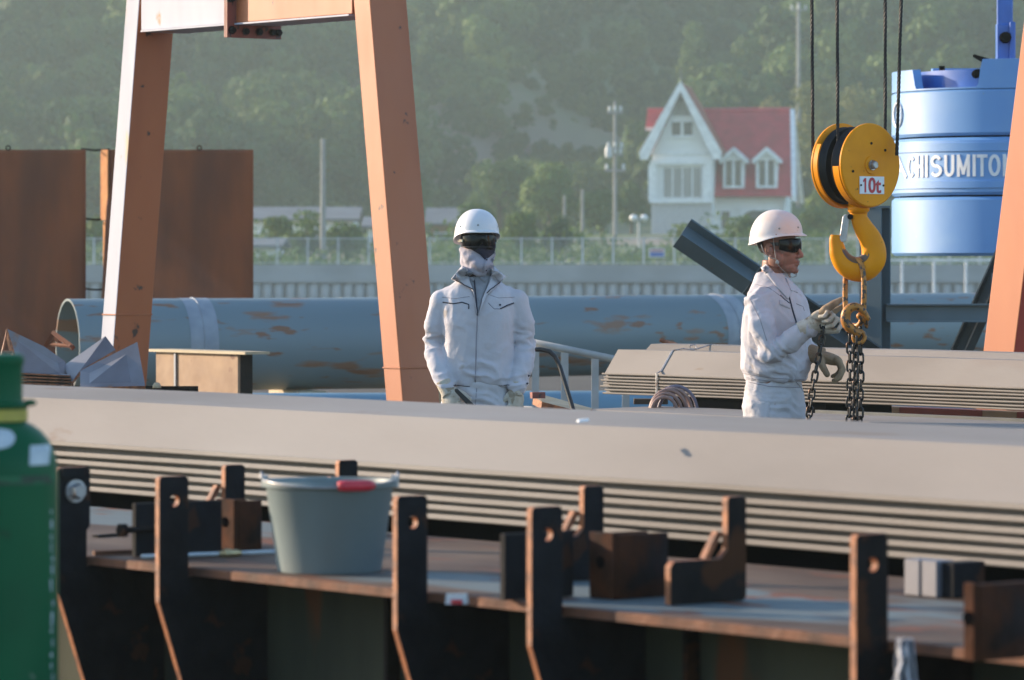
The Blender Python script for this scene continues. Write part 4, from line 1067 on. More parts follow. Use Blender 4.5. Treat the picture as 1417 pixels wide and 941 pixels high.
# sling with master link, small hook and chains
SL = empty('chain_sling', P(1184, 356, BD), 0, 'chain sling with orange link hanging in the big yellow hook', 'chain sling')
so_ = P(1184, 356, BD)
sp = lambda px, py, dy=0: P(px, py, BD)+Vector((0,dy,0))-so_
nn = 40
ring = []
for k in range(nn):
    a = 2*PI*k/nn; c, s_ = math.cos(a), math.sin(a)
    zz = s_*48 if abs(s_) < 1 else s_*48
    sq = math.copysign(abs(c)**.55, c)
    ring.append(sp(1182.5+11.5*sq, 405-46*math.copysign(abs(s_)**.9, s_), -.062*sq))
MB().tube(ring, 3.9*SC, 10, closed=True).obj('master_link', M_sling, SL, smooth=True)
pp2, rr2 = cr([sp(x,y,-.075) for x,y,_ in ((1201,443,3),(1193,431,4.5),(1183,424,5.5),(1172,428,6.5),(1168,439,7),(1171,450,7),(1180,457,6.5),(1189,463,5.5))], [r*SC for r in (2.5,4.5,5.5,6.5,7,7,6.5,5.5)], 4)
MB().tube(pp2, rr2, 12, up=Vector((0,1,0))).obj('grab_hook', M_sling, SL, smooth=True)
MB().tube([sp(1187+8*math.cos(2*PI*k/20), 466+8.5*math.sin(2*PI*k/20), -.07) for k in range(20)], 2.8*SC, 8, closed=True).obj('hook_eye', M_sling, SL, smooth=True)
MB().capsule([sp(1189,437,-.05), sp(1196,441,-.05), sp(1198,452,-.05)], [.018,.016,.009], 10).obj('hook_latch', M_sling, SL, smooth=True)
# chain links share one mesh
LK = MB(); h, r_, wr_ = .0135, .0125, .0053
lp_ = [Vector((r_*math.cos(PI*k/8), 0, h+r_*math.sin(PI*k/8))) for k in range(9)] + [Vector((-r_*math.cos(PI*k/8), 0, -h-r_*math.sin(PI*k/8))) for k in range(9)]
LK.tube(lp_, wr_, 8, closed=True); lkm = LK.mesh('chain_link', smooth=True); lkm.materials.append(M_chain)
PITCH = 2*(h+r_) - 2*wr_ + .0005
def chain(parent, pts, org_, jit=.25, sd=1):
    rnd_ = random.Random(sd)
    L_ = [0]
    for a, b_ in zip(pts, pts[1:]): L_.append(L_[-1]+(b_-a).length)
    s_ = 0; k = 0
    while s_ < L_[-1]:
        i = max(j for j in range(len(L_)) if L_[j] <= s_); i = min(i, len(pts)-2)
        f = (s_-L_[i])/(L_[i+1]-L_[i]); p = pts[i].lerp(pts[i+1], f); d = (pts[i+1]-pts[i]).normalized()
        o = bpy.data.objects.new('chain_link', lkm); COL.objects.link(o); o.parent = parent
        qt = d.to_track_quat('Z', 'Y').to_matrix().to_4x4() @ Matrix.Rotation((PI/2)*(k % 2)+.6+rnd_.uniform(-jit, jit)+sd, 4, 'Z')
        o.matrix_local = Matrix.Translation(p-org_) @ qt
        s_ += PITCH; k += 1
for px, y0, dy, sd in ((1174.5,456,-.045,1),(1182,470,-.075,2),(1190,458,-.03,3),(1184,462,.0,5)):
    chain(SL, [P(px,y0,BD)+Vector((0,dy,0)), P(px+.5,520,BD)+Vector((0,dy,0)), P(px-1,600,BD)+Vector((0,dy,0)), P(px,725,BD)+Vector((0,dy,0))], so_, sd=sd)
HC = empty('hand_chain', P(1138, 452, 19.2), 0, 'dark chain hanging from the raised glove of the bare faced worker', 'chain')
ho2 = P(1138, 452, 19.2)
chain(HC, [P(x,y,19.2) for x,y in ((1138.5,447),(1138,462),(1134.5,485),(1129,512),(1124,540),(1119.5,575),(1117,640),(1117,720))], ho2, sd=4)

# ------------------------------------------------------------------ people
def solid(mb, voxel, smooth=4, disp=None):
    me = mb.mesh('tmp'); o = bpy.data.objects.new('tmp', me); COL.objects.link(o)
    m = o.modifiers.new('r', 'REMESH'); m.mode = 'VOXEL'; m.voxel_size = voxel
    dg = bpy.context.evaluated_depsgraph_get(); me2 = bpy.data.meshes.new_from_object(o.evaluated_get(dg))
    bpy.data.objects.remove(o); bpy.data.meshes.remove(me)
    bm = bmesh.new(); bm.from_mesh(me2)
    for _ in range(smooth): bmesh.ops.smooth_vert(bm, verts=bm.verts, factor=.5, use_axis_x=True, use_axis_y=True, use_axis_z=True)
    if disp:
        bm.normal_update()
        new = [v.co + v.normal*disp(v.co, v.normal) for v in bm.verts]
        for v, c in zip(bm.verts, new): v.co = c
        bmesh.ops.smooth_vert(bm, verts=bm.verts, factor=.35, use_axis_x=True, use_axis_y=True, use_axis_z=True)
    bm.to_mesh(me2); bm.free()
    for p in me2.polygons: p.use_smooth = True
    return me2
def put(name, me, m, parent):
    o = bpy.data.objects.new(name, me)
    for q_ in (m if isinstance(m, (list,tuple)) else [m]): me.materials.append(q_)
    COL.objects.link(o); o.parent = parent; return o
def rings(rs, Mx=None, n=28, p=2.3):
    out = []
    for cx_, cy_, cz_, rx, ry in rs:
        rg = []
        for k in range(n):
            a = 2*PI*k/n; c, s_ = math.cos(a), math.sin(a)
            v = Vector((cx_+rx*math.copysign(abs(c)**(2/p), c), cy_+ry*math.copysign(abs(s_)**(2/p), s_), cz_))
            rg.append(Mx @ v if Mx else v)
        out.append(rg)
    return out
def folds(seed, amp=.007, joints=()):
    """cloth folds: long soft ridges gathered round the joints given as (point, radius, direction across the folds), calm between"""
    off = Vector((seed*3.1, seed*1.7, seed*.9))
    def ridge(q_): 
        v = 1-abs(noise.noise(q_))*3.0
        return max(-.5, v)
    def f(co, n):
        wq = Vector((1,.4,1))*noise.noise(co*7+off)*1.1
        d = amp*.45*noise.noise(co*6+off) + amp*.20*ridge(Vector((co.x*12+co.z*5, co.y*12, co.z*7-co.x*4))+off+wq) + amp*.07*ridge(Vector((co.x*26, co.y*26, co.z*17))+off+wq*2)
        for jp, jr, jd in joints:
            w_ = math.exp(-((co-jp).length/jr)**2)
            if w_ > .03:
                jn = jd.normalized(); t = (co-jp).dot(jn); pr_ = co-jp-jn*t
                q_ = pr_*7 + jn*(t*30) + off*2 + Vector((1,1,1))*noise.noise(co*9)*.7
                d += w_*amp*.95*(ridge(q_)-.35)
        return d
    return f
def bvh(me): 
    return BVHTree.FromPolygons([v.co.copy() for v in me.vertices], [tuple(p.vertices) for p in me.polygons])
def drape(tree_, x, z, off, y0=-1.5):
    h_ = tree_.ray_cast(Vector((x, y0, z)), Vector((0,1,0)))
    if h_[0] is None: return None
    return h_[0] + h_[1]*off
def ribbon(tree_, pts, wd, off, n=8, th=None):
    """thin raised line along the cloth; pts (x,z)"""
    out = []
    for (x0,z0_),(x1,z1_) in zip(pts, pts[1:]):
        k_ = max(2, int(math.hypot(x1-x0,z1_-z0_)/.012))
        for k in range(k_): out.append((x0+(x1-x0)*k/k_, z0_+(z1_-z0_)*k/k_))
    out.append(pts[-1])
    V = [drape(tree_, x, z, off) for x, z in out]; V = [v for v in V if v is not None]
    return V
def seamline(parent, tree_, lines, wd, m, name='seam', off=.0005):
    b = MB()
    for l in lines:
        V = ribbon(tree_, l, wd, off)
        if len(V) > 1: b.tube(V, wd, 5)
    return b.obj(name, m, parent, smooth=True)
def patch(parent, tree_, poly, off, m, name, th=.003, sub=3):
    bm = bmesh.new(); vs = [bm.verts.new((x, 0, z)) for x, z in poly]; bm.faces.new(vs); bm.normal_update()
    bmesh.ops.subdivide_edges(bm, edges=bm.edges[:], cuts=4)
    bm.normal_update(); bmesh.ops.triangulate(bm, faces=bm.faces[:])
    for _ in range(sub-1): 
        bmesh.ops.subdivide_edges(bm, edges=[e for e in bm.edges if e.calc_length() > .012], cuts=1)
        bmesh.ops.triangulate(bm, faces=bm.faces[:])
    last = None
    for v in bm.verts:
        h_ = tree_.ray_cast(Vector((v.co.x, -1.5, v.co.z)), Vector((0,1,0)))
        if h_[0] is not None: v.co.y = h_[0].y - off; last = v.co.y
        elif last is not None: v.co.y = last
    bmesh.ops.smooth_vert(bm, verts=bm.verts, factor=.5, use_axis_x=False, use_axis_y=True, use_axis_z=False)
    me = bpy.data.meshes.new(name); bm.normal_update(); bm.to_mesh(me); bm.free()
    for p in me.polygons: p.use_smooth = True
    o = put(name, me, m, parent)
    md_ = o.modifiers.new('thick', 'SOLIDIFY'); md_.thickness = th; md_.offset = 0
    return o
def glove_mb(M, curls, thumb=(.6,.75,-.25), scale=1.0, spread=.0):
    b = MB()
    def tr(v): return M @ (Vector(v)*scale)
    def ball(p, r): b.ell(tr(p), (r*scale,)*3, 10, 7)
    R3 = M.to_3x3()
    b.ell(tr((.047,0,0)), (.052*scale,.043*scale,.020*scale), 16, 10, M=R3)
    b.ell(tr((.03,.018,-.008)), (.032*scale,.022*scale,.018*scale), 12, 8, M=R3)
    b.tube([tr((-.035,0,0)), tr((0,0,0)), tr((.03,0,0))], [.033*scale,.030*scale,.030*scale], 14)
    for k, (yb, ln, r) in enumerate(((.033,.074,.0118),(.011,.083,.012),(-.012,.078,.0115),(-.033,.062,.0105))):
        p = Vector((.083 - (.006 if k == 3 else 0), yb, .002)); a = 0; pts, rs = [p.copy()], [r*1.05]
        for f, c in zip((.42,.32,.26), curls[k]):
            a += R(c); p = p + Vector((math.cos(a), (yb*spread), -math.sin(a))).normalized()*ln*f*1.05; pts.append(p.copy()); rs.append(r*(1-.08*len(pts)))
        b.tube([tr(q_) for q_ in pts], [q_*scale for q_ in rs], 10)
        for q_, rq in zip(pts, rs): ball(q_, rq)
    t = Vector(thumb).normalized(); p0 = Vector((.022,.030,-.006)); p1 = p0+t*.038; p2 = p1+(t+Vector((.35,-.15,-.1))).normalized()*.032
    b.tube([tr(p0),tr(p1),tr(p2)], [.0145*scale,.0125*scale,.0105*scale], 10)
    for q_, rq in ((p0,.0145),(p1,.0125),(p2,.0105)): ball(q_, rq)
    return b
def frame(pos, xdir, zdir):
    x = Vector(xdir).normalized(); z = Vector(zdir); z = (z-x*z.dot(x)).normalized(); y = z.cross(x)
    return Matrix(((x.x,y.x,z.x,pos[0]),(x.y,y.y,z.y,pos[1]),(x.z,y.z,z.z,pos[2]),(0,0,0,1)))
def helmet(parent, c, yaw, rx, ry, top, zb_f, zb_b, m, peak=.018, tilt=0):
    """shell of a safety helmet; c = (x,y), brim heights front/back, yaw turns facing -Y"""
    M = Matrix.Translation((c[0],c[1],0)) @ Matrix.Rotation(yaw, 4, 'Z')
    b = MB(); n = 48
    def pt(a, t, inn=0):
        fr = -math.sin(a)      # 1 at the front (-Y)
        ff = (fr+1)/2; sm = ff*ff*(3-2*ff)
        zb = zb_b + (zb_f-zb_b)*sm
        th = t*PI/2
        k = math.sin(th)**.92 if t > 0 else 0; zc_ = math.cos(th)**.95 if t < 1 else 0
        r = k*(1-inn)
        zz = zb + (top-inn*.1-zb)*zc_
        x, y = rx*r*math.cos(a), ry*r*math.sin(a)
        return Vector((x, y, zz))
    def brim(a, e, dz):
        fr = max(0, -math.sin(a)); o = e*(.35+ (1.0*fr**3)*peak/.012)
        p = pt(a, 1); d = Vector((math.cos(a)*rx, math.sin(a)*ry, 0)).normalized()
        return p + d*o + Vector((0,0,dz - .25*o))
    rg = []
    for t in [i/14 for i in range(1, 15)]: rg.append([M @ pt(2*PI*k/n, t) for k in range(n)])
    rg.append([M @ brim(2*PI*k/n, .006, -.002) for k in range(n)])
    rg.append([M @ brim(2*PI*k/n, .012, -.005) for k in range(n)])
    rg.append([M @ brim(2*PI*k/n, .012, -.009) for k in range(n)])
    rg.append([M @ brim(2*PI*k/n, .002, -.009) for k in range(n)])
    for t in [1-i/8 for i in range(0, 8)]: rg.append([M @ pt(2*PI*k/n, t, .045) for k in range(n)])
    b.loft(rg)
    o = b.obj('helmet', m, parent, smooth=50)
    # rivets
    rv_ = MB()
    for a in (R(-150), R(-30), R(-100), R(60), R(120)):
        p = M @ pt(a, .86); d = (M.to_3x3() @ Vector((math.cos(a), math.sin(a), .2)))
        rv_.ell(p, (.005,.005,.005), 8, 6)
    rv_.obj('rivet', M_strap, o)
    # headband inside
    hbnd = MB()
    for dz in (0,):
        hbnd.loft([[M @ Vector((rx*.80*math.cos(2*PI*k/n), ry*.82*math.sin(2*PI*k/n), zz)) for k in range(n)] for zz in (max(zb_f,zb_b)-.012, max(zb_f,zb_b)+.03)], cap=False)
    hbnd.obj('headband', M_black, o, smooth=True)
    return o, M
def lens(parent, M, rx, ry, cy, zc_, hh, a_half, m=M_lens, thick=.004, nt_=.35):
    b = MB(); nu, nv = 40, 8; rg = []
    for i in range(nu+1):
        a = -a_half + 2*a_half*i/nu; f = abs(i/nu*2-1)
        h_ = hh*(1-.45*f**3); up = hh*.92
        notch = nt_*hh*math.exp(-(a/.20)**2)
        lo_ = -h_ + notch
        rg.append([M @ Vector((rx*math.sin(a)*(1-.06*(v_-.5)**2), cy-ry*math.cos(a)*(1-.05*((v_-.5)*2)**2), zc_ + lo_ + (up*(1-.25*f**4)-lo_)*v_)) for v_ in [j/nv for j in range(nv+1)]])
    b.loft(rg, close=False)
    o = b.obj('goggle_lens', m, parent, smooth=True); md_ = o.modifiers.new('t', 'SOLIDIFY'); md_.thickness = thick; return o

def legs_mb(Mx, hipw, zt, rwaist, stance=.10, taper=1.0):
    b = MB()
    b.loft(rings([(0,0,.80,.165,.12),(0,0,.88,.175,.125),(0,0,zt-.06,rwaist,.118),(0,0,zt,rwaist-.005,.112)], Mx))
    for sx in (-1,1):
        b.loft(rings([(sx*.085,0,.86,.095,.11),(sx*.09,.0,.70,.088,.098),(sx*(.095+stance*.2),.0,.48,.072,.08),(sx*(.095+stance*.35),.01,.28,.068,.075),(sx*(.095+stance*.5),.01,.10,.065,.07)], Mx))
    return b
def boots(parent, Mx, stance=.10):
    for sx in (-1,1):
        b = MB(); x = sx*(.095+stance*.5)
        b.ell(Mx @ Vector((x,-.07,.045)), (.05,.05,.045), 14, 10); b.capsule([Mx @ Vector((x,.04,.05)), Mx @ Vector((x,-.04,.048)), Mx @ Vector((x,-.12,.038))], [.048,.05,.036], 12)
        b.tube([Mx @ Vector((x,.02,.04)), Mx @ Vector((x,.02,.17))], [.052,.056], 14)
        me = solid(b, .008, 2); put('boot', me, M_boot, parent)

# ---- worker 1: masked, facing the camera
WD = 19.5; PM = F/WD
w1x = (662-708.5)/PM
W1 = empty('person', (w1x, WD, 0), 0, 'worker in pale grey work clothes with white helmet, dark goggles and cloth face cover', 'person')
X1 = lambda px: (px-662)/PM
Z1 = lambda py: CZ-(py-HY)/PM
I4 = Matrix.Identity(4)
# body: head, neck, trunk, arms, legs as one surface under the clothes
def body(parent, Mx, arms, headc, yaw, legs=True, extra=None, vox=.010):
    b = MB()
    b.loft(rings([(0,0,.85,.15,.10),(0,0,1.0,.145,.10),(0,0,1.2,.155,.10),(0,0,1.36,.165,.09),(0,0,1.42,.10,.07),(0,.0,1.45,.055,.055)], Mx))
    for pts, rs in arms: b.capsule(pts, rs, 12)
    for sx in (-1,1): b.loft(rings([(sx*.085,0,.90,.08,.09),(sx*.09,0,.70,.075,.085),(sx*.11,0,.48,.055,.06),(sx*.125,.01,.28,.05,.055),(sx*.14,.01,.05,.04,.045)], Mx))
    b.tube([Vector((headc[0],headc[1]+.02,headc[2]-.20)), Vector((headc[0],headc[1]+.015,headc[2]-.05))], [.058,.052], 16)
    if extra is None:
        b.ell(headc+Vector((0,0,.04)), (.076,.092,.10)); b.ell(headc+Vector((0,-.02,-.03)), (.06,.07,.085))
    return b
a1L = [Vector((X1(611),.0,1.352)), Vector((X1(604),.01,1.25)), Vector((X1(601),.03,Z1(478))), Vector((X1(606),-.05,Z1(505))), Vector((X1(617),-.12,Z1(532)))]
a1R = [Vector((X1(714),.0,1.352)), Vector((X1(721),.01,1.25)), Vector((X1(724),.03,Z1(480))), Vector((X1(723),-.03,Z1(505))), Vector((X1(716),-.07,Z1(532)))]
hc1 = Vector((X1(660), -.01, 1.60))
bd = body(W1, I4, [(a1L, [.044,.040,.034,.030,.027]), (a1R, [.044,.040,.034,.030,.027])], hc1, R(10))
put('body', solid(bd, .011, 3), M_skin, W1)
jk = MB()
jk.loft(rings([(0,0,Z1(534),.158,.112),(0,0,Z1(531),.166,.120),(0,0,Z1(527),.167,.122),(0,.0,Z1(522),.178,.132),(0,0,1.04,.168,.132),(0,0,1.15,.163,.130),(0,0,1.26,.174,.128),(0,0,1.34,.178,.116),(0,.005,1.395,.168,.103),(0,.01,1.432,.125,.090),(0,.012,1.462,.088,.082),(0,.015,1.478,.080,.078)], p=2.5))
jk.capsule([Vector((X1(625),.0,1.370))]+a1L[0:], [.056,.058,.057,.053,.049,.043], 16)
jk.capsule([Vector((X1(699),.0,1.370))]+a1R[0:], [.058,.060,.060,.055,.052,.045], 16)
J1 = solid(jk, .0065, 5, folds(1, .0165, [(a1L[2], .09, Vector((0,0,1))), (a1R[2], .09, Vector((0,0,1))), (a1L[4], .06, Vector((.2,0,1))), (a1R[4], .06, Vector((0,0,1))), (Vector((0,-.12,1.0)), .09, Vector((.3,0,1)))]))
put('jacket', J1, M_jacket, W1)
t1 = bvh(J1)
G1 = lambda *p: [(X1(a), Z1(b_)) for a, b_ in p]
patch(W1, t1, G1((645,374),(680,374),(676,392),(668,415),(661,436),(656,412),(648,392)), .003, M_shirt, 'shirt', .002)
patch(W1, t1, G1((643,378),(646,371),(660,381),(655,390)), .009, M_shirt, 'shirt_collar', .003)
patch(W1, t1, G1((660,381),(678,370),(683,377),(671,391)), .009, M_shirt, 'shirt_collar', .003)
# stand up jacket collar lapels
patch(W1, t1, G1((640,368),(648,374),(650,388),(656,404),(660,434),(655,401),(640,393),(625,386)), .010, M_jacket, 'collar', .005)
patch(W1, t1, G1((683,368),(700,383),(688,396),(674,408),(663,436),(668,412),(676,394),(681,380)), .010, M_jacket, 'collar', .005)
seamline(W1, t1, [G1((656,384),(659,410),(661,436))], .0034, M_pipingc, 'shirt_placket', .006)
seamline(W1, t1, [G1((626,387),(640,394),(655,402))], .0026, M_pipingc, 'piping', .0145)
seamline(W1, t1, [G1((700,384),(688,395),(674,407)), ], .0026, M_pipingc, 'piping', .0145)
seamline(W1, t1, [G1((613,418),(628,420),(640,418),(649,421),(649,427))], .003, M_pipingc, 'pocket_zip', .001)
seamline(W1, t1, [G1((692,427),(702,422),(711,419)),], .0028, M_pipingc, 'pocket_zip', .001)
seamline(W1, t1, [G1((661,436),(660,460),(659,495),(658,528))], .003, M_seam, 'front_seam', .0008)
seamline(W1, t1, [G1((676,419),(684,427),(694,427),(711,420))], .0018, M_seam, 'pocket_seam', .0008)
for l_ in (G1((672,406),(690,412),(712,411)), G1((612,411),(630,413),(650,410))): seamline(W1, t1, [l_], .0014, M_seam, 'yoke_seam', .0004)
btn = MB()
for px, py in ((692,421.5),(731,519),(729,530)):
    p = drape(t1, X1(px), Z1(py), .003)
    if p: btn.ell(p, (.005,.004,.005), 8, 6)
btn.obj('button', M_pipingc, W1, smooth=True)
seamline(W1, t1, [G1((628,532),(650,534),(680,534),(705,532))], .0035, M_pipingc, 'hem_shade', -.002)  # dark line laid along the hem as the shade below it
lg = legs_mb(I4, .09, Z1(526), .150); L1 = solid(lg, .009, 4, folds(5, .016, [(Vector((0,-.1,.86)), .12, Vector((.5,0,1)))]))
put('trousers', L1, M_trous, W1)
tl = bvh(L1)
seamline(W1, tl, [G1((660,536),(658,560),(657,585))], .002, M_seam, 'fly_seam')
patch(W1, tl, G1((634,548),(654,548),(654,551),(634,551)), .004, M_trous, 'pocket_flap', .003)
boots(W1, I4)
# hands
g1 = glove_mb(frame(a1L[4]+Vector((.004,-.014,-.018)), (.42,-.30,-.95), (-.5,-.85,0)), [(25,30,20),(35,40,25),(42,45,30),(45,45,30)], thumb=(.75,.5,-.55), scale=1.15)
put('glove', solid(g1, .0034, 2, folds(7, .0012)), M_glove, W1)
g2 = glove_mb(frame(a1R[4]+Vector((-.002,-.008,-.02)), (-.10,-.12,-1), (.45,-.9,0)) @ Matrix.Scale(-1, 4, (0,1,0)), [(22,30,25),(26,36,26),(30,40,28),(36,42,28)], thumb=(.8,.45,-.35), scale=1.0)
put('glove', solid(g2, .0034, 2, folds(8, .0012)), M_glove, W1)
# tool held in the right hand of the worker
o = MB(); o.prism([(.01,.0),(.022,.002),(.135,-.105),(.13,-.12),(.10,-.11),(.01,-.012)], lambda x,z,d: Vector((x,d,z)), -.008, .008); o = bevel(o.obj('hand_tool', M_tool, loc=Vector((w1x,WD,0))+Vector((X1(627),-.215,Z1(536)))), .003); tag(o, 'dark flat tool held in the gloved hand of the masked worker', 'tool')
# head gear
h1, MH1 = helmet(W1, (X1(659.5),.0), R(12), .106, .128, Z1(289), Z1(318.5), Z1(336), M_helmet, .012)
MHd = Matrix.Translation(hc1) @ Matrix.Rotation(R(14), 4, 'Z')
sc_ = MB()
HdM = MHd.to_3x3()
sc_.ell(MHd @ Vector((0,.0,-.025)), (.083,.097,.088), 28, 18, M=HdM)
sc_.ell(MHd @ Vector((0,-.055,-.075)), (.055,.052,.05), 20, 12, M=HdM)
sc_.loft(rings([(0,-.012,-.128,.040,.046),(0,-.004,-.09,.066,.074),(0,0,-.03,.083,.094)], MHd))
def sfold(co, n):
    q_ = (co-hc1)
    a = math.atan2(q_.x, -q_.y)
    return .005*math.sin(q_.z*95 + a*2.4 + 3*noise.noise(co*14)) + .004*noise.noise(co*34)
S1 = solid(sc_, .0045, 4, sfold)
bm = bmesh.new(); bm.from_mesh(S1)
bmesh.ops.delete(bm, geom=[v for v in bm.verts if v.co.z > hc1.z+.045 and v.co.y < hc1.y+.02], context='VERTS'); bm.to_mesh(S1); bm.free()
put('face_cover', S1, M_scarf, W1)
ts = bvh(S1)
fc = MB(); fc.ell(MHd @ Vector((0,-.0,.04)), (.078,.095,.085), 24, 16, M=HdM); fc.obj('inner_mask', M_mask, W1, smooth=True)
patch(W1, ts, G1((649,338),(686,340),(684,350),(672,360),(664,352),(652,345)), .004, M_mask, 'nose_mask', .003)
patch(W1, ts, G1((672,359),(686,347),(684,360),(674,374),(668,378)), .006, M_scarf, 'cover_flap', .003)
lens(W1, MHd, .090, .114, .0, Z1(334)-hc1.z+.0, .041, R(66), nt_=.75)
for sx in (-1, 1): MB().box((sx*.085-.003, -.060, .036), (sx*.085+.003, .03, .048), MHd).obj('temple_arm', M_gold, W1)
nk = MB().loft(rings([(0,.012,-.165,.066,.066),(0,.012,-.10,.066,.07)], MHd), cap=False); nk.obj('neck_gap_shade', mat('dark chin gap shade', (.035,.02,.025), rough=.9), W1, smooth=True)  # dark ring added as the shaded gap under the chin
MB().tube([MHd @ Vector((.091*math.sin(a), -.115*math.cos(a), .012)) for a in [R(-64+128*k/16) for k in range(17)]], .0028, 6).obj('goggle_frame', M_tool, W1, smooth=True)
bt = MB()
for px, py in ((673,361),(672,373)):
    p = drape(ts, X1(px), Z1(py), .008)
    if p: bt.ell(p, (.004,.003,.004), 8, 6)
bt.obj('snap_button', M_pipingc, W1)

# ---- worker 2: bare faced, turned to the right, reaching for the chain
w2x = (1070-708.5)/PM
W2 = empty('person', (w2x, WD, 0), 0, 'worker with bare face and wrap goggles, turned right, holding up a chain', 'person')
X2 = lambda px: (px-1070)/PM
M2 = Matrix.Translation((.012, 0, 0)) @ Matrix.Rotation(R(57), 4, 'Z')
sN = M2 @ Vector((-.160,.005,1.350)); sF = M2 @ Vector((.160,.005,1.350))
aN = [sN, Vector((X2(1050),-.20,1.25)), Vector((X2(1063),-.22,Z1(486))), Vector((X2(1088),-.25,Z1(473))), Vector((X2(1113),-.27,Z1(453)))]
aF = [sF, Vector((.12,.17,1.25)), Vector((X2(1094),.10,Z1(480))), Vector((X2(1110),.04,Z1(484))), Vector((X2(1124),.0,Z1(489)))]
hc2 = Vector((.030, 0, 1.600)); MY2 = Matrix.Translation(hc2) @ Matrix.Rotation(R(60), 4, 'Z')
RY2 = MY2.to_3x3()
bd = body(W2, M2, [(aN, [.044,.040,.034,.030,.027]), (aF, [.044,.040,.034,.030,.027])], hc2, R(60), extra=1)
def hE(c, r): bd.ell(MY2 @ Vector(c), r, 20, 14, M=RY2)
put('body', solid(bd, .010, 3), M_skin, W2)
bd = MB()
hE((0,.015,.045), (.076,.094,.088)); hE((0,-.028,-.030), (.062,.068,.082)); hE((0,-.045,-.082), (.046,.048,.032)); hE((0,-.080,-.098), (.022,.018,.018))
hE((.038,-.058,-.012), (.026,.024,.022)); hE((-.038,-.058,-.012), (.026,.024,.022)); hE((0,-.080,.034), (.046,.017,.014))
bd.tube([MY2 @ Vector(v) for v in ((0,-.086,.022),(0,-.104,-.008),(0,-.116,-.028))], [.008,.010,.0125], 10); hE((0,-.113,-.030), (.012,.013,.011))
for sx in (-1,1): hE((sx*.013,-.101,-.034), (.009,.011,.008))
hE((0,-.092,-.057), (.021,.013,.0065)); hE((0,-.090,-.069), (.018,.013,.007)); hE((0,-.082,-.045), (.02,.014,.012))
bd.tube([MY2 @ Vector((0,.035,-.185)), MY2 @ Vector((0,.03,-.05))], [.060,.055], 16)
for sx in (-1,1): hE((sx*.062,-.01,-.045), (.016,.04,.04))
hd2 = solid(bd, .0032, 4); hd = put('head', hd2, M_skin, W2)
lb_ = MB(); lb_.ell(MY2 @ Vector((0,-.0955,-.0575)), (.017,.0085,.0045), 14, 8, M=RY2); lb_.ell(MY2 @ Vector((0,-.0935,-.0675)), (.015,.0085,.005), 14, 8, M=RY2); lb_.obj('lips', M_lips, hd, smooth=True)
for sx in (-1,1):
    er = MB()
    er.ell(MY2 @ Vector((sx*.077,.012,-.006)), (.007,.018,.027), 14, 10, M=RY2)
    er.tube([MY2 @ Vector((sx*(.083+.004*math.sin(a)), .012+.019*math.cos(a), -.002+.030*math.sin(a))) for a in [R(-110+250*k/14) for k in range(15)]], .0048, 8)
    er.ell(MY2 @ Vector((sx*.080,.006,-.034)), (.006,.009,.010), 10, 8, M=RY2)
    er.tube([MY2 @ Vector((sx*.085, .010+.010*math.cos(a), .002+.016*math.sin(a))) for a in [R(-60+180*k/8) for k in range(9)]], .0035, 6)
    er = solid(er, .0026, 2); put('ear', er, M_skin, hd)
hr_ = MB(); hr_.ell((0,0,0), (.080,.098,.092), 30, 22)
bmesh.ops.delete(hr_.bm, geom=[f for f in hr_.bm.faces if (f.calc_center_median().z < (.0 if f.calc_center_median().y > .02 else .02)-.055*(f.calc_center_median().y > .045)) or (f.calc_center_median().y < -.03 and f.calc_center_median().z < .03)], context='FACES')
hr_.bm.transform(MY2 @ Matrix.Translation((0,.016,.045))); put_h = hr_.obj('hair', M_hair, hd, smooth=True, normals=True)
h2, MH2 = helmet(W2, (X2(1073.5),.0), R(60), .108, .131, Z1(290), Z1(322.5), Z1(336.5), M_helmet2, .020)
lens(W2, MY2, .085, .109, .0, .020, .036, R(70))
for sx in (-1,1): MB().box((sx*.080-.003, -.035, .018), (sx*.080+.003, .01, .034), MY2).obj('temple_arm', M_tool, W2)
# chin strap on the near side
hs = lambda px, py, y: Vector((X2(px), y, Z1(py)))
MB().tube([hs(1068.5,328,-.078), hs(1069.5,340,-.088), hs(1071,352,-.086), hs(1073.5,364,-.080), hs(1080,372,-.068), hs(1088,379,-.05), hs(1096,384,-.04), hs(1101,382,-.04), hs(1102.5,370,-.055)], .0035, 6, flat=.5).obj('chin_strap', M_strap, h2, smooth=True)
MB().tube([hs(1052,338,-.066), hs(1055,348,-.080), hs(1060,354,-.086), hs(1067,357,-.086), hs(1073,359,-.083)], .0033, 6, flat=.5).obj('chin_strap', M_strap, h2, smooth=True)
MB().box((-.008,-.004,-.006),(.008,.004,.006)).box((-.004,-.0045,-.004),(.004,.0045,.012)).obj('buckle', M_steel, h2, loc=hs(1074,363,-.083))
MB().ell(hs(1100.5,379,-.042), (.007,.006,.006), 8, 6).obj('buckle', M_steel, h2, smooth=True)
# jacket
jk = MB(); zt = Z1(524)
jk.loft(rings([(0,0,zt-.012,.155,.128),(0,0,zt,.162,.136),(0,0,zt+.02,.164,.138),(0,.0,zt+.045,.180,.152),(0,-.004,1.10,.183,.150),(0,-.004,1.2,.186,.146),(0,0,1.29,.190,.138),(0,0,1.36,.182,.122),(0,.008,1.41,.150,.102),(0,.014,1.445,.10,.088),(0,.018,1.475,.082,.078),(0,.016,1.490,.078,.075)], M2, p=2.4))
jk.capsule([M2 @ Vector((-.11,.0,1.37))]+aN, [.058,.062,.064,.062,.055,.046], 16)
jk.capsule([M2 @ Vector((.11,.0,1.37))]+aF, [.058,.062,.062,.058,.054,.047], 16)
J2 = solid(jk, .0065, 5, folds(3, .018, [(aN[2], .09, Vector((.8,0,.6))), (aN[0], .08, Vector((.3,0,-1))), (aN[4], .05, Vector((1,0,.3))), (Vector((.0,-.13,1.05)), .10, Vector((.5,0,1)))]))
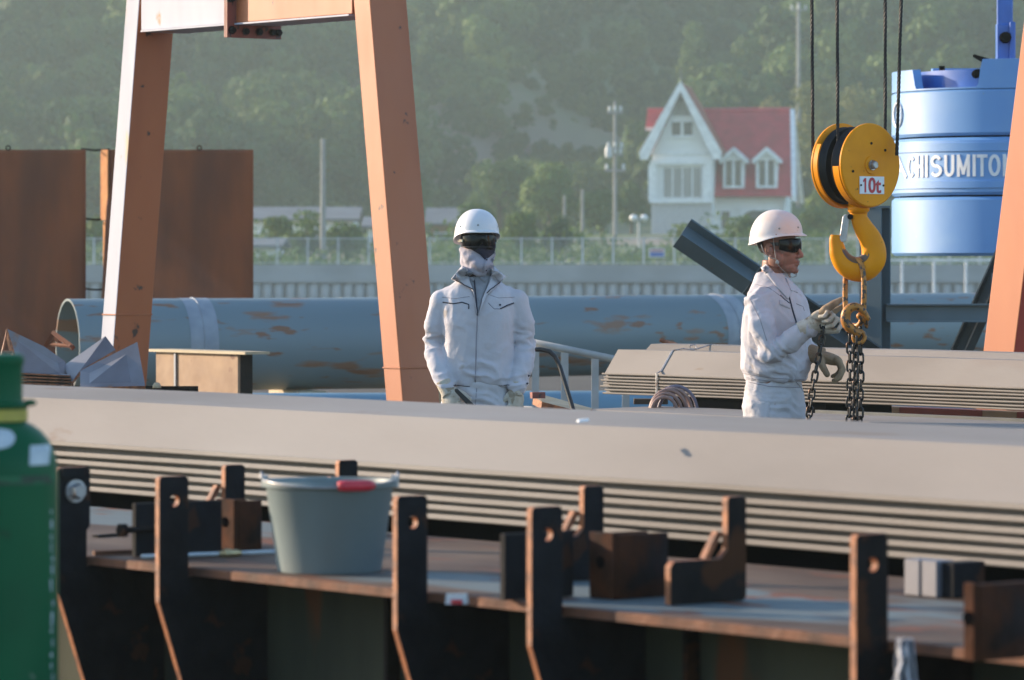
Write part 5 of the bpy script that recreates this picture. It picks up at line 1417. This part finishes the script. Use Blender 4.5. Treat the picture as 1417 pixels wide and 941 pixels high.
put('jacket', J2, M_jacket, W2); t2 = bvh(J2)
G2_ = lambda *p: [(X2(a), Z1(b_)) for a, b_ in p]
patch(W2, t2, G2_((1052,371),(1060,366),(1078,386),(1093,404),(1088,414),(1072,396)), .010, M_jacket, 'collar', .006)
patch(W2, t2, G2_((1093,402),(1086,384),(1092,386),(1101,398),(1103,405)), .008, M_jacket, 'collar', .005)
seamline(W2, t2, [G2_((1088,404),(1093,425),(1101,452))], .0045, M_pipingc, 'placket', .0005)
seamline(W2, t2, [G2_((1077,408),(1083,414),(1091,420))], .0026, M_pipingc, 'piping', .001)
patch(W2, t2, G2_((1076,414),(1091,420),(1091,427),(1083,424),(1076,421)), .004, M_jacket, 'pocket_flap', .003)
for l_ in (G2_((1100,420),(1110,424),(1112,430)), G2_((1040,392),(1062,398),(1078,410)), G2_((1033,410),(1047,440),(1056,470)), G2_((1028,516),(1060,521),(1112,525)), G2_((1028,521),(1060,526),(1114,530))): seamline(W2, t2, [l_], .0018, M_seam, 'seam', .0004)
Mt = Matrix.Translation((.005,0,0)) @ Matrix.Rotation(R(57), 4, 'Z')
lg = MB(); lg = legs_mb(Mt, .09, Z1(511), .150); L2 = solid(lg, .009, 4, folds(9, .017, [(Vector((0,-.1,.9)), .12, Vector((.2,0,1)))]))
put('trousers', L2, M_trous, W2); tl = bvh(L2)
patch(W2, tl, G2_((1036,552),(1062,556),(1060,590),(1036,588)), .003, M_trous, 'pocket', .002)
seamline(W2, tl, [G2_((1100,528),(1108,536),(1114,545)), G2_((1030,527),(1060,533),(1108,536))], .002, M_seam, 'seam', .0005)
boots(W2, Mt)
# raised near hand grips the chain, index finger and thumb stretched
g3 = glove_mb(frame(aN[4]+Vector((.004,-.008,.012)), (.84,-.20,.48), (-.35,.80,.48)), [(40,62,40),(62,82,60),(66,84,60),(68,84,60)], thumb=(.8,.35,-.55), scale=1.32)
o = put('glove', solid(g3, .0034, 2, folds(11, .0014)), [M_glove, M_glovep], W2)
pf = MB().capsule([hs(1127,434,-.315), hs(1135,427,-.33), hs(1147,419,-.335), hs(1163,409.5,-.33)], [.017,.021,.018,.008], 12)
pf.capsule([hs(1130,439,-.30), hs(1146,431,-.30), hs(1158,423,-.295)], [.018,.017,.010], 12)
put('glove_finger', solid(pf, .0034, 2), M_glovep, W2)
MB().tube([aN[4]+Vector((.012+.002*math.cos(a), .030*math.cos(a)-.01, .036*math.sin(a)+.006)) for a in [2*PI*k/20 for k in range(20)]], .0042, 6, closed=True).obj('glove_cuff', M_yel, W2, smooth=True)
# lowered far hand, fingers drooping
g4 = glove_mb(frame(aF[4]+Vector((.010,-.012,-.004)), (.95,-.22,-.28), (.25,.1,1)) @ Matrix.Scale(-1, 4, (0,1,0)), [(42,48,30),(46,50,32),(50,50,34),(54,52,34)], thumb=(.6,.35,-.8), scale=1.42)
put('glove', solid(g4, .0034, 2, folds(12, .0014)), [M_glovep if False else mat('dusty cotton glove', (.34,.25,.16), (.24,.165,.10), rough=.95, scale=18, bump=.5, bscale=200)], W2)
# ------------------------------------------------------------------ near girder with its stop plates
GO = Vector((0, 9.32, 0)) - E1*4.0           # start of the front edge
ZD = CZ - .77
GI = empty('steel_girder', (GO.x, GO.y, 0), RY, 'long dark steel girder with a worn flat top in the foreground', 'girder')
b = MB(); N = 60; Wd = 1.17
secs = []
for i in range(N+1):
    x = 9.5*i/N; w_ = .004*noise.noise(Vector((x*3,0,0)))
    secs.append([Vector((x,w_,ZD-.022)), Vector((x,w_,ZD-.003)), Vector((x,w_+.004,ZD)), Vector((x,Wd,ZD)), Vector((x,Wd,ZD-.022))])
b.loft(secs); o = b.obj('top_flange', [M_deck, M_decke], GI)
for p in o.data.polygons:
    if p.normal.y < -.35: p.material_index = 1
MB().box((0,.24,.05),(9.5,.255,ZD-.0225)).obj('web', M_web, GI)
MB().box((0,Wd-.25,.05),(9.5,Wd-.235,ZD-.0225)).obj('web', M_web, GI)
MB().box((0,0,0),(9.5,Wd,.049)).obj('bottom_flange', M_black, GI)
sS = lambda px, D0: (Lp(px, D0)-GO).xy.dot(E1.xy)
# stiffeners on the web
for s_ in (sS(490,9.5), sS(490,9.5)+1.12, sS(490,9.5)+2.2, sS(490,9.5)-1.1):
    MB().box((s_,.20,.05),(s_+.014,.239,ZD-.023)).obj('stiffener', M_darkp, GI)
# front stop plates: tapered upright bars with a hole, standing on the front edge
def stop_plate(px, htop, label, bolt=False, wide=.088, lit=True):
    s_ = sS(px, 9.25)
    e = empty('stop_plate', GO + E1*s_, RY, label, 'steel plate', 'stop plates along the girder edge')
    zt = CZ-htop; hc_ = (-.092+wide*.52, zt-.062); hr2 = .0145
    # outline in (t,z); hole as ring of quads bridged to the outline by a fill
    out = [(-.092,.02),(-.092+.0,ZD-.07),(-.092,zt-.008),(-.086,zt),(-.092+wide-.008,zt),(-.092+wide,zt-.008),(-.092+wide,zt-.155),(.008,zt-.165),(.010,ZD+.004),(.010,ZD-.023),(.30,ZD-.16),(.30,.02)]
    low = [(-.092,ZD-.085),(.005,ZD-.36),(.04,.02)]
    poly = [(.04,.02),(.002,ZD-.36),(-.092,ZD-.085),(-.092,zt-.008),(-.086,zt),(-.092+wide-.008,zt),(-.092+wide,zt-.008),(-.092+wide,zt-.155),(-.004,zt-.165),(-.004,ZD-.0235),(.236,ZD-.0235),(.236,.02)]
    bm = bmesh.new(); V = [bm.verts.new((0,t,z)) for t, z in poly]; E = [bm.edges.new((V[i],V[(i+1)%len(V)])) for i in range(len(V))]
    Hh = [bm.verts.new((0,hc_[0]+hr2*math.cos(2*PI*k/18),hc_[1]+hr2*math.sin(2*PI*k/18))) for k in range(18)]
    E += [bm.edges.new((Hh[i],Hh[(i+1)%18])) for i in range(18)]
    bmesh.ops.triangle_fill(bm, edges=E, use_beauty=True)
    r = bmesh.ops.extrude_face_region(bm, geom=bm.faces[:]); bmesh.ops.translate(bm, vec=(.020,0,0), verts=[v for v in r['geom'] if isinstance(v, bmesh.types.BMVert)])
    bmesh.ops.recalc_face_normals(bm, faces=bm.faces)
    me = bpy.data.meshes.new('plate'); bm.to_mesh(me); bm.free()
    me.materials.append(M_dark if lit else M_darkp); me.materials.append(M_cut)
    for p in me.polygons: p.material_index = 0 if abs(p.normal.x) > .7 else 1
    o = link('plate', me, e); bevel(o, .0015, 1)
    if bolt:
        q_ = MB(); Mx = Matrix.Rotation(PI/2, 3, 'Y')
        q_.lathe([(0,.030),(.018,.030),(.021,.025),(.021,.004)], 6, c=(.020,hc_[0],hc_[1]), M=Mx); q_.lathe([(0,.006),(.030,.006),(.030,0)], 20, c=(.020,hc_[0],hc_[1]), M=Mx)
        q_.obj('bolt', M_steel, e, smooth=30)
        MB().box((.0205,-.085,zt-.025),(.030,-.012,zt-.002)).obj('washer_plate', M_dark, e)
    return e
stop_plate(97, .537, 'dark stop plate with a big steel bolt, beside the green cylinder', True, .098)
stop_plate(237, .541, 'dark stop plate with open hole between the cylinder and the bucket')
stop_plate(566, .545, 'dark stop plate with open hole directly right of the bucket')
stop_plate(752, .547, 'orange edged stop plate before the paired blocks at the middle of the girder')
stop_plate(1200, .553, 'brown stop plate with open hole toward the right end of the girder', lit=False)

# things standing on the flange; t = distance back from the front edge
def place(px, py, z=ZD):
    v = ptY(px, py, z); return v
def yb(name, px, py, dx, dy, dz, m, label, cat='steel block', extra=None):
    """block seen with its near lower corner at px,py on the flange; dx along E1 (toward left/back), dy along E2 (right)"""
    v = place(px, py); e = empty(name, (v.x, v.y, ZD+.001), RY, label, cat)
    return e
# L shaped brackets
def lbracket(px, py, foot, fh, up, uh, label, m=M_darkp, th=.022, px_is='left', strut=True):
    v = place(px, py); e = empty('angle_bracket', (v.x, v.y, ZD+.0015), RY, label, 'bracket')
    b = MB(); pr = [(0,0),(foot-.008,0),(foot,.008),(foot,uh-.006),(foot-.010,uh),(foot-up+.004,uh),(foot-up,uh-.008),(foot-up,fh+.02),(foot-up-.02,fh),(.012,fh),(0,fh-.012)]
    b.prism(pr, lambda t, z, d: Vector((d, t, z)), -th/2, th/2); b.bm.normal_update(); bmesh.ops.triangulate(b.bm, faces=[f for f in b.bm.faces if len(f.verts) > 4])
    o = b.obj('plate', [m, M_cut], e)
    for p in o.data.polygons: p.material_index = 0 if abs(p.normal.x) > .7 else 1
    bevel(o, .002, 1)
    if strut:
        MB().loft([[Vector((-.03,foot-up-.035,fh+.0)),Vector((-.012,foot-up-.035,fh)),Vector((-.012,foot-up-.05,fh)),Vector((-.03,foot-up-.05,fh))],[Vector((-.03,foot-up+.004,fh+.055)),Vector((-.012,foot-up+.004,fh+.055)),Vector((-.012,foot-up-.012,fh+.06)),Vector((-.03,foot-up-.012,fh+.06))]]).obj('gusset', M_cut, e)
    return e
lbracket(924, 838, .225, .097, .056, .235, 'rusty L shaped bracket standing free, right of the two rust brown blocks')
lbracket(722, 808, .245, .105, .062, .225, 'dark L shaped bracket standing behind the rust brown box, middle of the girder', M_dark)
lbracket(236, 758, .235, .10, .065, .215, 'dark L shaped bracket with chamfered top, left of the bucket', M_dark)
lbracket(398, 742, .235, .10, .065, .205, 'small L shaped bracket peeping over the rim of the bucket', M_dark)
def channel_box(px, py, dx, dy, dz, label, m=M_rustb, name='steel_block'):
    v = place(px, py); e = empty(name, (v.x, v.y, ZD+.0015), RY, label, 'steel block')
    b = MB(); b.box((-dx,0,0),(0,.014,dz)); o = b.obj('end_plate', m, e); bevel(o, .002, 1)
    b = MB(); b.box((-.014,.0145,0),(0,dy,dz-.004)); o = b.obj('side_plate', m, e); bevel(o, .002, 1)
    b = MB(); b.box((-dx,.0145,0),(-dx+.014,dy,dz-.004)); o = b.obj('side_plate', m, e); bevel(o, .002, 1)
    MB().lathe([(0,.002),(.014,.002),(.014,0)], 14, c=(-dx*.5,-.0005,dz*.55), M=Matrix.Rotation(PI/2,3,'X')).obj('hole', M_black, e)
    return e
channel_box(848, 831, .085, .165, .150, 'rust brown channel shaped block with small hole, left of the free L bracket')
channel_box(324, 763, .085, .090, .135, 'rust brown channel shaped block between the bucket and its left neighbours')
channel_box(1348, 917, .03, .32, .150, 'dark block with orange lit edge at the right end of the girder')
def upright(px, py, dy, dz, label, m=M_dark, th=.02):
    v = place(px, py); b = MB(); b.box((-th,0,0),(0,dy,dz)); o = b.obj('upright_plate', m, loc=(v.x,v.y,ZD+.0015), rz=RY); bevel(o, .002, 1); return tag(o, label, 'steel plate')
upright(699, 832, .20, .150, 'dark square plate standing behind the middle stop plate')
upright(188, 771, .27, .137, 'dark plate standing behind the stop plate left of the bucket')
upright(1272, 826, .055, .083, 'small grey plate standing at the back of the flange, left one of a pair', M_mill, .05)
upright(1296, 828, .055, .083, 'small grey plate standing at the back of the flange, right one of a pair', M_mill, .05)
upright(1320, 829, .10, .080, 'dark plate standing just right of the pair of small grey plates', M_dark, .05)
v = place(188, 771)
o = MB().tube([Vector((0,0,0)), E2*.13+Vector((0,0,0))], .0085, 10).lathe([(0,-.012),(.019,-.012),(.019,.004),(0,.004)], 6, M=E2.to_track_quat('Z','Y').to_matrix()).obj('long_bolt', M_darkp, loc=Vector((v.x,v.y,ZD+.072))+E1*.012-E2*.045, smooth=30); tag(o, 'dark bolt sticking out of the plate left of the bucket', 'bolt')
v = place(128, 769); o = MB().box((0,0,0),(.015,.16,.012)).obj('flat_bar', M_decke, loc=(v.x,v.y,ZD+.0015), rz=RY-.2); tag(o, 'rusty flat bar lying at the left end of the girder edge', 'bar')
v = place(128, 744); o = MB().box((0,0,0),(.02,.13,.006)).obj('flat_bar', M_dark, loc=(v.x,v.y,ZD+.0015), rz=RY+.3); tag(o, 'thin dark bar lying flat behind the first stop plate', 'bar')
# pale hose lance with brass connector lying on the flange
a_, b_ = place(196, 775), place(392, 768)
a_.z = b_.z = ZD+.009
o = empty('hose', a_, 0, 'thin pale hose with brass coupling lying left of the bucket', 'hose')
MB().tube([(0,0,0), (b_-a_)*.35, (b_-a_)*.55], .0055, 8).obj('tube', M_label, o, smooth=True)
MB().tube([(b_-a_)*.68, (b_-a_)*1.0, (b_-a_)*1.15], .0055, 8).obj('tube', M_label, o, smooth=True)
MB().tube([(b_-a_)*.54, (b_-a_)*.57, (b_-a_)*.575, (b_-a_)*.62, (b_-a_)*.625, (b_-a_)*.66, (b_-a_)*.70], [.006,.0085,.013,.013,.010,.010,.006], 10).obj('coupling', mat('brass', (.55,.42,.22), rough=.35, metal=.8, scale=30), o, smooth=35)
# scraps
v = ptY(633, 829, ZD); o = MB().loft([[Vector((-.028,-.004,-.012)),Vector((.024,-.006,-.010)),Vector((.026,.004,-.008)),Vector((-.026,.004,-.010))],[Vector((-.026,-.002,.012)),Vector((.022,-.002,.014)),Vector((.022,.008,.014)),Vector((-.026,.006,.012))]]).obj('paper_tag', M_label, loc=v+Vector((0,-.008,.0)), rz=-.3); tag(o, 'small crumpled red and white tag on the flange edge', 'tag')
MB().box((-.012,-.010,-.010),(.014,-.0065,.0)).obj('print', M_red, o)
rg_ = MB(); rv0 = Lp(1253, 9.0, 0); Dr = rv0.y
for k in range(1):
    def rf(u, v_):
        z = -.135*v_; x = (u-.5)*(.03+.028*v_)
        return Vector((x + .006*noise.noise(Vector((u*4, v_*5, 1))), .014*math.sin(u*17)+.01*noise.noise(Vector((u*6,v_*6,2))), z))
    rg_.grid(30, 24, rf)
o = rg_.obj('rag', mat('white torn bag', (.55,.56,.60), (.25,.26,.30), rough=.6, scale=40, bump=.5), loc=Vector((rv0.x-.006, Dr-.05, CZ-(880-HY)/F*Dr)), smooth=True); o.modifiers.new('t','SOLIDIFY').thickness=.002
tag(o, 'torn white bag hanging right of the brown stop plate', 'bag')

# ------------------------------------------------------------------ bucket
bc = Vector(((456-708.5)/F*10.2, 10.2, ZD+.0015))
BK = empty('bucket', bc, 0, 'grey blue plastic bucket with red handle grip, standing on the girder', 'bucket')
prof_b = [(0,.006),(.100,.006),(.122,.004),(.124,0),(.128,0),(.130,.010),(.157,.205),(.160,.208),(.166,.210),(.167,.219),(.163,.224),(.156,.222),(.152,.205),(.124,.012),(0,.010)]
MB().lathe(prof_b, 72).obj('shell', M_bucket, BK, smooth=40)
hd_ = MB(); hn = [(.165*math.cos(t), -.165*math.sin(t)-.004, .226-.012*math.sin(t)**2) for t in [PI*k/24 for k in range(25)]]
hd_.tube(hn, .0028, 6); hd_.obj('handle', M_steel, BK, smooth=True)
gp = [h_ for h_ in hn if .035 < h_[0] < .105]
gx = [Vector((x, -math.sqrt(.165**2-x*x)-.006, .218)) for x in (.028,.045,.065,.085,.100,.112)]
MB().tube(gx, [.011,.0135,.0135,.0135,.0135,.011], 12).obj('grip', M_grip, BK, smooth=True)
for sx in (-1,1):
    ea = MB(); ea.box((sx*.160-.008,-.016,.205),(sx*.160+.012 if sx > 0 else sx*.160+.008,.016,.236)); ea.tube([(sx*.168,-.012,.228),(sx*.168,.0,.243),(sx*.168,.012,.228)], .0045, 6)
    bevel(ea.obj('handle_ear', M_steel, BK), .002)

# ------------------------------------------------------------------ green gas cylinder
gc = Vector(((0-708.5)/F*8.2, 8.2, 0)); u8 = 8.2/F
CY = empty('gas_cylinder', gc, 0, 'green gas cylinder with yellow neck band at the left edge', 'gas cylinder')
zz8 = lambda py: CZ-(py-HY)*u8
rb = 80.5*u8
pr = [(0,.0),(rb-.01,.0),(rb,.015),(rb,zz8(668)),(rb*.998,zz8(655)),(rb*.975,zz8(638)),(rb*.92,zz8(622)),(rb*.83,zz8(608)),(rb*.70,zz8(596)),(rb*.56,zz8(588)),(rb*.47,zz8(584.5)),(rb*.44,zz8(583))]
MB().lathe(pr, 96).obj('body', M_green, CY, smooth=30)
MB().lathe([(rb*.44,zz8(583)),(rb*.475,zz8(582)),(rb*.475,zz8(567)),(rb*.45,zz8(565.5))], 48).obj('neck_band', M_yel, CY, smooth=30)
MB().lathe([(rb*.45,zz8(566)),(rb*.47,zz8(564)),(rb*.50,zz8(562)),(rb*.50,zz8(558)),(rb*.40,zz8(555)),(rb*.385,zz8(548)),(rb*.385,zz8(508)),(rb*.40,zz8(504)),(rb*.415,zz8(502)),(rb*.415,zz8(494)),(rb*.38,zz8(490.5)),(rb*.30,zz8(489)),(0,zz8(488.5))], 48).obj('valve_cap', M_green, CY, smooth=30)
MB().ell((rb*.52,-.01,zz8(557)), (.014,.010,.007)).obj('cap_screw', M_green, CY, smooth=True)
def lab(x0, x1, y0, y1, m, nm='label', rnd_=0):
    b = MB()
    def prad(z):
        for (ra,za),(rb_,zb_) in zip(pr[2:], pr[3:]):
            if za <= z <= zb_: return ra+(rb_-ra)*(z-za)/(zb_-za)
        return pr[-1][0]
    def fn(u, v_):
        z = zz8(y1)+(zz8(y0)-zz8(y1))*v_
        if rnd_: 
            k = math.sqrt(max(0,1-(v_*2-1)**2)); xx_ = (x0+x1)/2+(x1-x0)*(u-.5)*(.35+.65*k)
        else: xx_ = x0+(x1-x0)*u
        r = prad(z)+.0012; s_ = max(-.98, min(.98, xx_*u8/r))
        return Vector((r*s_, -r*math.sqrt(1-s_*s_), z))
    b.grid(20, 12, fn); return b.obj(nm, m, CY, smooth=True)
lab(-30, 28, 591, 618, M_label, rnd_=1)
lab(48, 72, 614, 641, M_label)
lab(-79, 79, 655, 667, mat('dark dirt ring', (.012,.03,.018), (.02,.07,.035), rough=.6, scale=30, spots=((.003,.12,.045), 22, .50)), 'dirt_ring')
sr_ = random.Random(4)
for k in range(16):
    y_ = 705 + k*15 + sr_.uniform(-4, 4); x_ = 76.5 + sr_.uniform(-1.5, 1.0)
    lab(x_-sr_.uniform(.8,2.2), x_, y_, y_+sr_.uniform(5,16), M_label, 'paint_scrape', rnd_=1)

# ------------------------------------------------------------------ air
hz_b = MB().box((-330,-30,-3),(330,900,150)); hzo = hz_b.obj('haze'); hzo['kind'] = 'stuff'; hzo['label'] = 'pale evening haze over the bay and hillside'
hm = bpy.data.materials.new('haze air'); hm.use_nodes = True; t = hm.node_tree; t.nodes.remove(t.nodes['Principled BSDF'])
pv = t.nodes.new('ShaderNodeVolumePrincipled'); pv.inputs['Color'].default_value = (.80,.97,.96,1); pv.inputs['Density'].default_value = .00055; pv.inputs['Anisotropy'].default_value = .3
t.links.new(pv.outputs[0], t.nodes['Material Output'].inputs['Volume']); hzo.data.materials.append(hm)
